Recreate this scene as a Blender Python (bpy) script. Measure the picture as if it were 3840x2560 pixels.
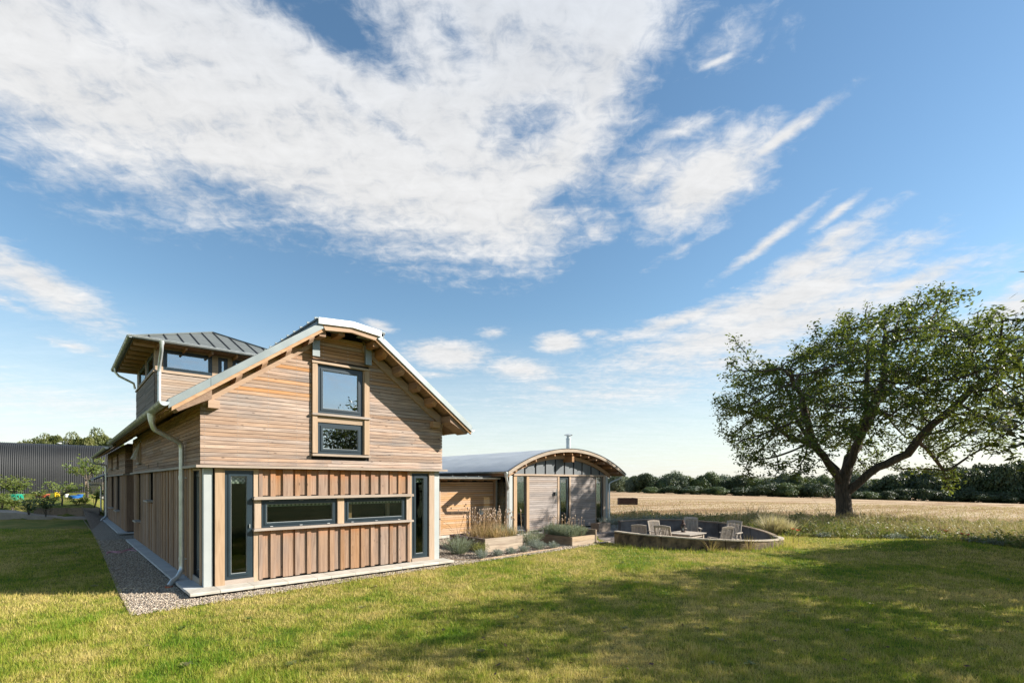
import bpy, bmesh, math, random
import numpy as np
from mathutils import Vector, Matrix

for o in list(bpy.data.objects):
    bpy.data.objects.remove(o)
SC = bpy.context.scene
COL = SC.collection
rng = np.random.default_rng(7)
random.seed(7)

# ------------------------------------------------------------------ camera
# The house gives the axes: X runs along its gable, Y along its long side, the
# gable's lower corner post stands at the origin, the gravel is z = 0.
F, CX, HY = 1873.6, 1920.0, 1806.0            # focal length, centre and horizon in photo pixels
TH = math.atan2(3985 - 1920, F)
XA = np.array([math.sin(TH), math.cos(TH)])   # house X in (right, depth)
YA = np.array([-math.cos(TH), math.sin(TH)])
CAM = np.array([-2.181, -11.699, 2.26])
cam = bpy.data.cameras.new('camera')
cam_o = bpy.data.objects.new('camera', cam)
COL.objects.link(cam_o)
cam_o.location = CAM
cam_o.rotation_euler = (math.pi / 2, 0, -math.atan2(XA[1], YA[1]))
cam.sensor_width = 36
cam.lens = F / 3840 * 36
cam.shift_y = (HY - 1280) / 3840
cam.clip_start = .1
cam.clip_end = 20000
SC.camera = cam_o


def rd(r, d):
    """(right, depth) seen from the camera's foot -> house X, Y"""
    return (CAM[0] + r * XA[0] + d * XA[1], CAM[1] + r * YA[0] + d * YA[1])


def to_rd(x, y):
    a, b = x - CAM[0], y - CAM[1]
    return a * XA[0] + b * YA[0], a * XA[1] + b * YA[1]


# ------------------------------------------------------------------ light
SUN_TRAVEL = Vector((-.75, .62, -.53)).normalized()
SUN_EL = math.asin(-SUN_TRAVEL.z)
SUN_AZ = math.atan2(-SUN_TRAVEL.x, -SUN_TRAVEL.y)     # clockwise from +Y
sl = bpy.data.lights.new('sun', 'SUN')
sl.energy = 5.0
sl.angle = math.radians(.53)
sl.color = (1, .945, .865)
sun_o = bpy.data.objects.new('sun', sl)
COL.objects.link(sun_o)
sun_o.rotation_euler = SUN_TRAVEL.to_track_quat('-Z', 'Y').to_euler()
sun_o.location = (20, -20, 30)
SC.view_settings.view_transform = 'Standard'
SC.view_settings.look = 'None'
SC.view_settings.exposure = 1.08
SC.view_settings.gamma = 1
SC.render.engine = 'CYCLES'
SC.cycles.max_bounces = 7
SC.cycles.transparent_max_bounces = 12
SC.cycles.use_denoising = True
SC.cycles.caustics_reflective = False
SC.cycles.caustics_refractive = False
try:
    SC.cycles.denoiser = 'OPENIMAGEDENOISE'
except Exception:
    pass


# ------------------------------------------------------------------ node helpers
class NT:
    def __init__(s, tree):
        s.t = tree
        s.n = tree.nodes
        s.l = tree.links
        s.n.clear()

    def new(s, kind, **kw):
        nd = s.n.new(kind)
        for k, v in kw.items():
            setattr(nd, k, v)
        return nd

    def put(s, sock, v):
        if isinstance(v, bpy.types.NodeSocket):
            s.l.new(v, sock)
        elif v is not None:
            sock.default_value = v

    def m(s, op, a, b=None, c=None, clamp=False):
        nd = s.new('ShaderNodeMath', operation=op, use_clamp=clamp)
        for i, v in enumerate((a, b, c)):
            if v is not None:
                s.put(nd.inputs[i], v)
        return nd.outputs[0]

    def vm(s, op, a, b=None, sc=None):
        nd = s.new('ShaderNodeVectorMath', operation=op)
        s.put(nd.inputs[0], a)
        if b is not None:
            s.put(nd.inputs[1], b)
        if sc is not None:
            s.put(nd.inputs['Scale'], sc)
        return nd.outputs['Value'] if op in ('LENGTH', 'DOT_PRODUCT', 'DISTANCE') else nd.outputs['Vector']

    def noise(s, vec, scale, detail=3, rough=.55, dist=0.0, out='Fac', lac=2.0):
        nd = s.new('ShaderNodeTexNoise')
        s.put(nd.inputs['Vector'], vec)
        s.put(nd.inputs['Scale'], scale)
        nd.inputs['Detail'].default_value = detail
        nd.inputs['Roughness'].default_value = rough
        nd.inputs['Lacunarity'].default_value = lac
        nd.inputs['Distortion'].default_value = dist
        return nd.outputs[out]

    def ramp(s, fac, stops, interp='LINEAR'):
        nd = s.new('ShaderNodeValToRGB')
        cr = nd.color_ramp
        cr.interpolation = interp
        while len(cr.elements) < len(stops):
            cr.elements.new(.5)
        for e, (p, c) in zip(cr.elements, stops):
            e.position = p
            e.color = (*c, 1) if len(c) == 3 else c
        s.put(nd.inputs[0], fac)
        return nd.outputs[0]

    def mix(s, fac, a, b, blend='MIX'):
        nd = s.new('ShaderNodeMix', data_type='RGBA', blend_type=blend)
        s.put(nd.inputs[0], fac)
        s.put(nd.inputs[6], (*a, 1) if isinstance(a, tuple) and len(a) == 3 else a)
        s.put(nd.inputs[7], (*b, 1) if isinstance(b, tuple) and len(b) == 3 else b)
        return nd.outputs[2]

    def smooth(s, v, lo, hi, a=0.0, b=1.0):
        nd = s.new('ShaderNodeMapRange', interpolation_type='SMOOTHSTEP')
        s.put(nd.inputs[0], v)
        for i, q in enumerate((lo, hi, a, b)):
            s.put(nd.inputs[i + 1], q)
        return nd.outputs[0]

    def curve(s, fac, pts):
        nd = s.new('ShaderNodeFloatCurve')
        cu = nd.mapping.curves[0]
        pts = sorted(pts)
        cu.points[0].location = pts[0]
        cu.points[1].location = pts[-1]
        for p in pts[1:-1]:
            cu.points.new(*p)
        nd.mapping.update()
        s.put(nd.inputs['Value'], fac)
        return nd.outputs[0]

    def pos(s):
        return s.new('ShaderNodeNewGeometry').outputs['Position']

    def scaled(s, vec, sc):
        return s.vm('MULTIPLY', vec, sc)


MATS = {}


def principled(name):
    ma = bpy.data.materials.new(name)
    ma.use_nodes = True
    t = NT(ma.node_tree)
    out = t.new('ShaderNodeOutputMaterial')
    bs = t.new('ShaderNodeBsdfPrincipled')
    t.l.new(bs.outputs[0], out.inputs[0])
    MATS[name] = ma
    return ma, t, bs, out


def bump(t, bs, h, strength=.3, dist=.01):
    b = t.new('ShaderNodeBump')
    b.inputs['Strength'].default_value = strength
    b.inputs['Distance'].default_value = dist
    t.put(b.inputs['Height'], h)
    t.l.new(b.outputs[0], bs.inputs['Normal'])


def plain(name, c1, c2=None, scale=4.0, rough=.6, metal=0.0, bmp=0.0, bscale=None, stretch=(1, 1, 1), rand=0.0, detail=4,
          spec=.5, bdist=.01, lo=.35, hi=.65):
    ma, t, bs, out = principled(name)
    p = t.scaled(t.pos(), stretch)
    col = None
    if c2 is None:
        c2 = tuple(v * .8 for v in c1)
    n = t.noise(p, scale, detail)
    col = t.ramp(n, [(lo, c1), (hi, c2)])
    if rand:
        oi = t.new('ShaderNodeObjectInfo')
        k = t.m('MULTIPLY_ADD', oi.outputs['Random'], rand * 2, 1 - rand)
        hs = t.new('ShaderNodeHueSaturation')
        t.put(hs.inputs['Value'], k)
        t.put(hs.inputs['Color'], col)
        col = hs.outputs[0]
    t.put(bs.inputs['Base Color'], col)
    bs.inputs['Roughness'].default_value = rough
    bs.inputs['Metallic'].default_value = metal
    bs.inputs['Specular IOR Level'].default_value = spec
    if bmp:
        bump(t, bs, t.noise(p, bscale or scale * 4, 4), bmp, bdist)
    return ma


def wood(name, axis, pale, dark, fresh=None, freshmix=.35, rand=.16, streak=22.0, knots=.5, rough=.75, stain=None, grey=0.0):
    """weathered boards: grain stretched along an axis, every board (object) with its own tone"""
    ma, t, bs, out = principled(name)
    p = t.pos()
    oi = t.new('ShaderNodeObjectInfo').outputs['Random']
    off = t.vm('SCALE', (31.0, 17.0, 43.0), sc=oi)
    st = [streak] * 3
    st['xyz'.index(axis)] = 1.1
    g = t.vm('ADD', t.scaled(p, tuple(st)), off)
    grain = t.noise(g, 1.0, 6, .62, 1.2)
    st2 = [3.0] * 3
    st2['xyz'.index(axis)] = .7
    patch = t.noise(t.vm('ADD', t.scaled(p, tuple(st2)), off), 1.0, 3)
    col = t.ramp(grain, [(.28, dark), (.46, tuple((a + b) / 2 for a, b in zip(pale, dark))), (.62, pale)])
    if fresh:
        f = t.m('MULTIPLY', t.smooth(t.m('ADD', patch, t.m('MULTIPLY', t.m('SUBTRACT', t.m('FRACT', t.m('MULTIPLY', oi, 7.31)), .5), .5)), .42, .75), freshmix)
        col = t.mix(f, col, fresh)
    if stain:                      # orange tannin left unbleached near a given height
        z0, z1, sc_ = stain
        z = t.new('ShaderNodeSeparateXYZ')
        t.put(z.inputs[0], p)
        zz = t.m('ADD', z.outputs[2], t.m('MULTIPLY', t.m('SUBTRACT', t.noise(g, .6, 3), .5), .25))
        f = t.smooth(zz, z0, z1)
        col = t.mix(t.m('MULTIPLY', f, .8), col, sc_)
    if grey:                       # silvered patches that run across neighbouring boards
        gs = [2.2] * 3
        gs['xyz'.index(axis)] = .8
        col = t.mix(t.m('MULTIPLY', t.smooth(t.noise(t.scaled(p, tuple(gs)), 1.0, 5, .65), .45, .68), grey), col, tuple(v_ * .78 + .045 for v_ in (sum(dark) / 3 * 1.1,) * 3))
    if knots:
        vst = [9.0] * 3
        vst['xyz'.index(axis)] = 3.2
        v = t.new('ShaderNodeTexVoronoi', feature='F1')
        t.put(v.inputs['Vector'], t.vm('ADD', t.scaled(p, tuple(vst)), off))
        v.inputs['Scale'].default_value = 1
        k = t.smooth(v.outputs['Distance'], .16, .05)
        col = t.mix(t.m('MULTIPLY', k, knots), col, tuple(c * .35 for c in dark))
    tone = t.m('MULTIPLY_ADD', t.m('FRACT', t.m('MULTIPLY', oi, 13.7)), rand * 2, 1 - rand)
    hs = t.new('ShaderNodeHueSaturation')
    t.put(hs.inputs['Value'], tone)
    t.put(hs.inputs['Saturation'], t.m('MULTIPLY_ADD', t.m('FRACT', t.m('MULTIPLY', oi, 5.17)), .32, .83))
    t.put(hs.inputs['Color'], col)
    t.put(bs.inputs['Base Color'], hs.outputs[0])
    bs.inputs['Roughness'].default_value = rough
    bs.inputs['Specular IOR Level'].default_value = .25
    bump(t, bs, grain, .35, .004)
    return ma


def foliage(name, c1, c2, c3=None, trans=.35, scale=1.2, rough=.5, attr=False, spec=.35):
    """leaves: diffuse with light coming through; tone varies from place to place"""
    ma, t, bs, out = principled(name)
    p = t.pos()
    n = t.noise(p, scale, 3)
    n2 = t.noise(p, scale * 14, 2)
    nn = t.m('MULTIPLY_ADD', t.m('SUBTRACT', n2, .5), .8, n)
    if attr:
        at = t.new('ShaderNodeAttribute', attribute_name='tone')
        nn = t.m('ADD', t.m('MULTIPLY', nn, .35), t.m('MULTIPLY', at.outputs['Fac'], .7))
    stops = [(.3, c1), (.68, c2)] if c3 is None else [(.22, c1), (.5, c2), (.8, c3)]
    col = t.ramp(nn, stops)
    t.put(bs.inputs['Base Color'], col)
    bs.inputs['Roughness'].default_value = rough
    bs.inputs['Specular IOR Level'].default_value = spec
    tr = t.new('ShaderNodeBsdfTranslucent')
    t.put(tr.inputs[0], t.mix(.35, col, (.45, .5, .05), 'MIX'))
    mx = t.new('ShaderNodeMixShader')
    mx.inputs[0].default_value = trans
    t.l.new(bs.outputs[0], mx.inputs[1])
    t.l.new(tr.outputs[0], mx.inputs[2])
    t.l.new(mx.outputs[0], out.inputs[0])
    return ma


# ------------------------------------------------------------------ object helpers
def tag(o, label=None, cat=None, group=None, kind=None):
    if label:
        o['label'] = label
    if cat:
        o['category'] = cat
    if group:
        o['group'] = group
    if kind:
        o['kind'] = kind
    return o


def thing(name, label, cat, loc=(0, 0, 0), rz=0.0, group=None):
    o = bpy.data.objects.new(name, None)
    COL.objects.link(o)
    o.empty_display_size = .2
    o.location = loc
    o.rotation_euler = (0, 0, rz)
    return tag(o, label, cat, group)


def root_loc(o):
    v = Vector((0, 0, 0))
    while o is not None:
        v += o.location
        o = o.parent
    return v


def M(m):
    return MATS[m] if isinstance(m, str) else m


def fast_mesh(name, verts, faces, mat=None, smooth=False, attrs=None):
    """verts Nx3, faces list of equal-length index rows (numpy) or ragged lists"""
    me = bpy.data.meshes.new(name)
    verts = np.asarray(verts, dtype=np.float32)
    if isinstance(faces, np.ndarray):
        k = faces.shape[1]
        nf = len(faces)
        me.vertices.add(len(verts))
        me.vertices.foreach_set('co', verts.ravel())
        me.loops.add(nf * k)
        me.loops.foreach_set('vertex_index', faces.astype(np.int32).ravel())
        me.polygons.add(nf)
        me.polygons.foreach_set('loop_start', np.arange(0, nf * k, k, dtype=np.int32))
        if smooth:
            me.polygons.foreach_set('use_smooth', np.ones(nf, dtype=bool))
        if attrs is not None:
            a = me.attributes.new('tone', 'FLOAT', 'POINT')
            a.data.foreach_set('value', np.asarray(attrs, dtype=np.float32))
        me.update(calc_edges=True)
        me.validate()
    else:
        me.from_pydata([tuple(v) for v in verts.tolist()], [], faces)
        if smooth:
            for p in me.polygons:
                p.use_smooth = True
        me.update()
    if mat is not None:
        me.materials.append(M(mat))
    return me


def link(name, me, parent=None, loc=(0, 0, 0)):
    o = bpy.data.objects.new(name, me)
    COL.objects.link(o)
    o.location = loc
    if parent is not None:
        o.parent = parent
    return o


def copy_tree(o, parent=None):
    c = o.copy()
    COL.objects.link(c)
    c.parent = parent
    for ch in list(o.children):
        copy_tree(ch, c)
    return c


FACES_BOX = [(0, 3, 2, 1), (4, 5, 6, 7), (0, 1, 5, 4), (1, 2, 6, 5), (2, 3, 7, 6), (3, 0, 4, 7)]


class MB:
    """collects shapes in world coordinates and links them as ONE mesh object"""

    def __init__(s, T=None):
        s.v = []
        s.f = []
        s.T = T
        s.smooth = False

    def add(s, verts, faces):
        b = len(s.v)
        if s.T:
            verts = [s.T(*p) for p in verts]
        s.v += [tuple(p) for p in verts]
        s.f += [tuple(b + i for i in f) for f in faces]
        return s

    def box(s, x0, x1, y0, y1, z0, z1):
        return s.add([(x0, y0, z0), (x1, y0, z0), (x1, y1, z0), (x0, y1, z0),
                      (x0, y0, z1), (x1, y0, z1), (x1, y1, z1), (x0, y1, z1)], FACES_BOX)

    def bbox(s, x0, x1, y0, y1, z0, z1, b=.006):
        """box with chamfered vertical and top edges"""
        bm = bmesh.new()
        bmesh.ops.create_cube(bm, size=1)
        for v in bm.verts:
            v.co = Vector(((x0 + x1) / 2 + v.co.x * (x1 - x0), (y0 + y1) / 2 + v.co.y * (y1 - y0), (z0 + z1) / 2 + v.co.z * (z1 - z0)))
        bmesh.ops.bevel(bm, geom=list(bm.edges), offset=b, segments=1, affect='EDGES')
        bm.verts.index_update()
        s.add([tuple(v.co) for v in bm.verts], [tuple(v.index for v in f.verts) for f in bm.faces])
        bm.free()
        return s

    def prism(s, pts, axis, a0, a1):
        """polygon pts (2D) extruded along an axis: 'x' pts=(y,z), 'y' pts=(x,z), 'z' pts=(x,y)"""
        n = len(pts)

        def p3(p, a):
            return (a, p[0], p[1]) if axis == 'x' else (p[0], a, p[1]) if axis == 'y' else (p[0], p[1], a)
        vs = [p3(p, a0) for p in pts] + [p3(p, a1) for p in pts]
        fs = [tuple(range(n))[::-1], tuple(range(n, 2 * n))] + [(i, (i + 1) % n, n + (i + 1) % n, n + i) for i in range(n)]
        return s.add(vs, fs)

    def beam(s, p, q, w, h, up=(0, 0, 1)):
        p, q = Vector(p), Vector(q)
        d = (q - p).normalized()
        u = Vector(up)
        side = d.cross(u)
        if side.length < 1e-4:
            side = d.cross(Vector((1, 0, 0)))
        side.normalize()
        u = side.cross(d).normalized()
        vs = []
        for c in (p, q):
            for a, b in ((-1, -1), (1, -1), (1, 1), (-1, 1)):
                vs.append(tuple(c + side * (a * w / 2) + u * (b * h / 2)))
        return s.add(vs, [(0, 3, 2, 1), (4, 5, 6, 7), (0, 1, 5, 4), (1, 2, 6, 5), (2, 3, 7, 6), (3, 0, 4, 7)])

    def tube(s, path, rad, n=8, cap=True):
        path = [Vector(p) for p in path]
        rs = rad if isinstance(rad, (list, tuple)) else [rad] * len(path)
        vs, fs = [], []
        ref = None
        for i, p in enumerate(path):
            d = (path[min(i + 1, len(path) - 1)] - path[max(i - 1, 0)]).normalized()
            if ref is None:
                ref = Vector((0, 0, 1)) if abs(d.z) < .9 else Vector((1, 0, 0))
            a = d.cross(ref).normalized()
            b = a.cross(d).normalized()
            ref = b
            for k in range(n):
                t = 2 * math.pi * k / n
                vs.append(tuple(p + (a * math.cos(t) + b * math.sin(t)) * rs[i]))
        for i in range(len(path) - 1):
            for k in range(n):
                fs.append((i * n + k, i * n + (k + 1) % n, (i + 1) * n + (k + 1) % n, (i + 1) * n + k))
        if cap:
            fs.append(tuple(range(n))[::-1])
            fs.append(tuple(range(len(vs) - n, len(vs))))
        return s.add(vs, fs)

    def lathe(s, prof, cx, cy, n=16):
        vs, fs = [], []
        for r, z in prof:
            for k in range(n):
                t = 2 * math.pi * k / n
                vs.append((cx + r * math.cos(t), cy + r * math.sin(t), z))
        for i in range(len(prof) - 1):
            for k in range(n):
                fs.append((i * n + k, i * n + (k + 1) % n, (i + 1) * n + (k + 1) % n, (i + 1) * n + k))
        return s.add(vs, fs)

    def build(s, name, mat, parent=None, smooth=False, kind=None):
        off = root_loc(parent) if parent is not None else Vector((0, 0, 0))
        vs = [(v[0] - off.x, v[1] - off.y, v[2] - off.z) for v in s.v]
        me = bpy.data.meshes.new(name)
        me.from_pydata(vs, [], s.f)
        bm = bmesh.new()
        bm.from_mesh(me)
        bmesh.ops.recalc_face_normals(bm, faces=bm.faces)
        bm.to_mesh(me)
        bm.free()
        if smooth:
            me.shade_smooth()
            try:
                me.set_sharp_from_angle(angle=math.radians(42))
            except Exception:
                pass
        me.materials.append(M(mat))
        o = link(name, me, parent)
        if kind:
            o['kind'] = kind
        return o


_unit = {}


def piece(name, mat, parent, x0, x1, y0, y1, z0, z1):
    """one box-shaped piece; alike pieces share one unit mesh and differ by scale"""
    key = mat if isinstance(mat, str) else mat.name
    me = _unit.get(key)
    if me is None:
        me = bpy.data.meshes.new('piece_' + key)
        h = .5
        me.from_pydata([(-h, -h, -h), (h, -h, -h), (h, h, -h), (-h, h, -h), (-h, -h, h), (h, -h, h), (h, h, h), (-h, h, h)], [], FACES_BOX)
        me.materials.append(M(mat))
        _unit[key] = me
    off = root_loc(parent)
    o = bpy.data.objects.new(name, me)
    COL.objects.link(o)
    o.parent = parent
    o.location = ((x0 + x1) / 2 - off.x, (y0 + y1) / 2 - off.y, (z0 + z1) / 2 - off.z)
    o.scale = (x1 - x0, y1 - y0, z1 - z0)
    return o


def grid_wall(mb, a0, a1, z0, z1, d0, d1, holes, front=True):
    """wall in the plane (a, z) with rectangular holes; front: a = X, d = Y; else a = Y, d = X"""
    As = sorted({a0, a1, *[h[0] for h in holes], *[h[1] for h in holes]})
    Zs = sorted({z0, z1, *[h[2] for h in holes], *[h[3] for h in holes]})
    As = [a for a in As if a0 <= a <= a1]
    Zs = [z for z in Zs if z0 <= z <= z1]
    for i in range(len(As) - 1):
        runs = []
        for j in range(len(Zs) - 1):
            am, zm = (As[i] + As[i + 1]) / 2, (Zs[j] + Zs[j + 1]) / 2
            if any(h[0] < am < h[1] and h[2] < zm < h[3] for h in holes):
                continue
            if runs and abs(runs[-1][1] - Zs[j]) < 1e-6:
                runs[-1][1] = Zs[j + 1]
            else:
                runs.append([Zs[j], Zs[j + 1]])
        for za, zb in runs:
            if front:
                mb.box(As[i], As[i + 1], d0, d1, za, zb)
            else:
                mb.box(d0, d1, As[i], As[i + 1], za, zb)
    return mb


# ------------------------------------------------------------------ sky
def sky_at(x, y):
    """a point of the sky named by its bearing from the house's view axis and tan(elevation)"""
    x, y = x * 1.63265, y * 1.63265
    az = math.atan((x - CX) / F)
    return az, (HY - y) / F * math.cos(az)


def build_sky():
    w = bpy.data.worlds.new('World')
    SC.world = w
    w.use_nodes = True
    t = NT(w.node_tree)
    out = t.new('ShaderNodeOutputWorld')
    sky = t.new('ShaderNodeTexSky', sky_type='NISHITA')
    sky.sun_disc = False
    sky.sun_elevation = SUN_EL
    sky.sun_rotation = SUN_AZ
    sky.altitude = 50
    sky.air_density = 1.15
    sky.dust_density = .2
    sky.ozone_density = 1.7
    bg = t.new('ShaderNodeBackground')
    bg.inputs[1].default_value = .078
    # the sky low down is milky: a thin veil of haze towards the horizon
    d = t.new('ShaderNodeTexCoord').outputs['Generated']
    right = t.vm('DOT_PRODUCT', d, (XA[0], YA[0], 0))
    fwd = t.vm('DOT_PRODUCT', d, (XA[1], YA[1], 0))
    sx = t.new('ShaderNodeSeparateXYZ')
    t.put(sx.inputs[0], d)
    z = t.m('MAXIMUM', sx.outputs[2], 0.0)
    az = t.m('ARCTAN2', right, fwd)
    hyp = t.m('SQRT', t.m('ADD', t.m('MULTIPLY', right, right), t.m('MULTIPLY', fwd, fwd)))
    el = t.m('DIVIDE', z, t.m('MAXIMUM', hyp, .05))
    ae = t.new('ShaderNodeCombineXYZ')
    t.put(ae.inputs[0], az)
    t.put(ae.inputs[1], el)
    ae = ae.outputs[0]
    # cloud layer seen from below: coordinates on a level sheet overhead
    zz = t.m('ADD', z, .09)
    sheet = t.new('ShaderNodeCombineXYZ')
    t.put(sheet.inputs[0], t.m('DIVIDE', right, zz))
    t.put(sheet.inputs[1], t.m('DIVIDE', fwd, zz))
    sheet = sheet.outputs[0]
    # wind-drawn fibres run from the left horizon over towards the right
    mp = t.new('ShaderNodeMapping')
    mp.inputs['Rotation'].default_value = (0, 0, math.radians(-62))
    mp.inputs['Scale'].default_value = (1.0, 3.4, 1)
    t.put(mp.inputs['Vector'], sheet)
    fib = t.noise(mp.outputs[0], 2.2, 7, .6, .4)
    cell = t.noise(sheet, 17, 5, .62, .6)
    mid = t.noise(sheet, 4.2, 6, .6, .5)
    big = t.noise(sheet, 1.3, 4, .55, .3)
    fine = t.noise(ae, 30, 7, .66, .3)
    nz = t.m('ADD', t.m('MULTIPLY', t.m('SUBTRACT', fib, .5), 2.1), t.m('MULTIPLY', t.m('SUBTRACT', mid, .5), 1.0))
    nz = t.m('ADD', nz, t.m('MULTIPLY', t.m('SUBTRACT', cell, .5), 1.8))
    nz = t.m('ADD', nz, t.m('MULTIPLY', t.m('SUBTRACT', fine, .5), .9))

    # 1: the great altocumulus sheet; its lower and right-hand edges as bearings
    A0, A1, T1 = -1.0, 1.0, 1.3
    low = [(-300, 200), (0, 390), (100, 455), (200, 495), (300, 520), (420, 548), (560, 562), (750, 590), (860, 630), (1000, 652), (1150, 664), (1270, 645), (1345, 590), (1450, 520), (1600, 530), (1720, 470), (1800, 350), (2000, 150)]
    lp = [((sky_at(x, y)[0] - A0) / (A1 - A0), sky_at(x, y)[1] / T1) for x, y in low]
    lp = [(0.0, .75)] + lp + [(1.0, .95)]
    lo_el = t.m('MULTIPLY', t.curve(t.m('MULTIPLY_ADD', az, 1 / (A1 - A0), -A0 / (A1 - A0)), lp), T1)
    rgt = [(1350, 640), (1365, 570), (1370, 520), (1410, 450), (1430, 380), (1455, 320), (1500, 250), (1540, 170), (1590, 60), (1620, -40)]
    rp = sorted((sky_at(x, y)[1] / T1, (sky_at(x, y)[0] - A0) / (A1 - A0)) for x, y in rgt)
    rp = [(0.0, rp[0][1])] + rp + [(1.0, rp[-1][1] + .03)]
    rg_az = t.m('MULTIPLY_ADD', t.curve(t.m('DIVIDE', el, T1), rp), A1 - A0, A0)
    s1 = t.m('DIVIDE', t.m('SUBTRACT', el, lo_el), .095)
    s2 = t.m('DIVIDE', t.m('SUBTRACT', rg_az, az), .085)
    body = t.m('MINIMUM', t.m('MINIMUM', s1, s2), 1.5)

    def blob(x, y, rx, ry, rot, gain=1.0):
        a, e = sky_at(x, y)
        m_ = t.new('ShaderNodeMapping', vector_type='TEXTURE')
        m_.inputs['Location'].default_value = (a, e, 0)
        m_.inputs['Rotation'].default_value = (0, 0, math.radians(rot))
        m_.inputs['Scale'].default_value = (rx / 1147, ry / 1147, 1)
        t.put(m_.inputs['Vector'], ae)
        ln = t.vm('LENGTH', m_.outputs[0])
        return t.m('MULTIPLY', t.m('SUBTRACT', 1.0, ln), gain)

    # thin places in the sheet
    for x, y, rx, ry, rot, g in ((700, -30, 360, 160, -15, 1.25), (800, 95, 200, 60, -20, 1.2), (1215, 285, 150, 85, 10, 1.25), (1285, 455, 95, 55, 20, 1.3),
                                 (130, 330, 260, 60, -30, .25), (520, 440, 300, 50, -14, .4), (900, 300, 320, 35, -30, .5), (1050, 90, 160, 60, -60, .7),
                                 (230, 60, 160, 60, -20, .5)):
        b = t.m('MAXIMUM', blob(x, y, rx, ry, rot, g), 0.0)
        body = t.m('SUBTRACT', body, b)
    # 2: separate clouds
    parts = [(1610, 425, 190, 105, 24, 2.0), (1480, 405, 130, 90, 10, 1.3), (1790, 320, 150, 22, 26, 1.5), (1560, 300, 90, 26, 10, .9), (1660, 115, 110, 40, 20, .35),
             (1650, 140, 60, 12, 12, 1.2), (1380, 520, 90, 50, 30, .8),
             (1800, 690, 300, 60, 14, 1.9), (1850, 610, 150, 45, 20, 1.7), (1900, 560, 130, 30, 24, 1.5), (1760, 560, 130, 16, 32, 1.3), (1920, 490, 60, 14, 30, 1.3),
             (2080, 655, 150, 26, 14, 1.5), (1560, 735, 230, 28, 14, 1.5), (1740, 760, 430, 60, 8, 1.8), (1650, 830, 480, 50, 4, 1.0), (2320, 715, 110, 45, 25, 1.6),
             (95, 655, 150, 48, -27, 1.7), (-40, 590, 150, 50, -25, 1.5), (170, 795, 55, 12, -10, 1.0), (0, 690, 60, 12, -18, .8),
             (1030, 815, 125, 44, 0, 2.1), (980, 800, 60, 26, 10, 1.4), (1285, 787, 72, 32, 0, 2.0), (1200, 850, 120, 38, -6, 1.6), (1270, 890, 70, 16, -6, 1.1), (870, 748, 45, 16, -8, 1.3),
             (1130, 765, 40, 18, 0, 1.1), (1360, 765, 50, 14, 0, 1.0), (1000, 860, 60, 12, 0, .9), (1420, 905, 330, 40, 3, .9), (150, 930, 420, 40, -4, .7), (1560, 575, 70, 16, 25, .7)]
    sep = None
    for q in parts:
        b = blob(*q)
        sep = b if sep is None else t.m('SMOOTH_MAX', sep, b, .25)
    # 3: the same kind of cloud drifts over the rest of the sky, behind the camera as well
    rest = t.m('MULTIPLY', t.m('SUBTRACT', big, .5), 3.2)
    back = t.smooth(t.m('ABSOLUTE', az), 1.0, 1.5)
    high = t.smooth(el, 1.25, 1.7)
    rest = t.m('ADD', rest, t.m('MULTIPLY', t.m('SUBTRACT', 1.0, t.m('MAXIMUM', back, high)), -4.0))
    dens = t.m('MAXIMUM', t.m('MAXIMUM', body, sep), rest)
    # denser bodies break up less at their heart, more along their edges
    soft = t.smooth(t.m('ADD', dens, t.m('MULTIPLY', nz, t.m('MULTIPLY_ADD', el, .5, .62))), -.1, 1.5)
    veil = t.m('MULTIPLY', t.smooth(el, .34, -.06), .78)
    veil = t.m('MULTIPLY', veil, t.m('MULTIPLY_ADD', fib, .6, .68))
    cover = t.m('MINIMUM', t.m('ADD', t.m('MULTIPLY', soft, .97), t.m('MULTIPLY', veil, t.m('SUBTRACT', 1.0, soft))), 1.0)
    # cloud light: thick parts overhead are greyer than thin lit edges
    thick = t.smooth(t.m('ADD', dens, t.m('MULTIPLY', t.m('SUBTRACT', mid, .5), 1.2)), 1.0, 2.6)
    over = t.smooth(el, .55, 1.05)
    lum0 = t.m('MULTIPLY_ADD', t.m('SUBTRACT', cell, .5), .11, t.m('MULTIPLY_ADD', t.m('SUBTRACT', fib, .5), .14, .405))
    lum = t.m('SUBTRACT', lum0, t.m('MULTIPLY', t.m('MULTIPLY', thick, over), .12))
    cc = t.mix(t.m('MULTIPLY', over, .8), (.985, .985, .985), (.88, .94, 1.03))
    cb = t.new('ShaderNodeBackground')
    t.put(cb.inputs[0], t.mix(t.smooth(el, .16, .0), cc, (.86, .94, 1.0)))
    lum = t.m('ADD', lum, t.m('MULTIPLY', t.smooth(el, .30, .02), .06))
    t.put(cb.inputs[1], lum)
    hs = t.new('ShaderNodeHueSaturation')
    hs.inputs['Saturation'].default_value = 1.12
    hs.inputs['Hue'].default_value = .495
    t.put(hs.inputs['Color'], sky.outputs[0])
    t.put(bg.inputs[0], hs.outputs[0])
    mx = t.new('ShaderNodeMixShader')
    t.put(mx.inputs[0], cover)
    t.l.new(bg.outputs[0], mx.inputs[1])
    t.l.new(cb.outputs[0], mx.inputs[2])
    t.l.new(mx.outputs[0], out.inputs[0])
    w.cycles.sampling_method = 'MANUAL'
    w.cycles.sample_map_resolution = 256


build_sky()


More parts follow.
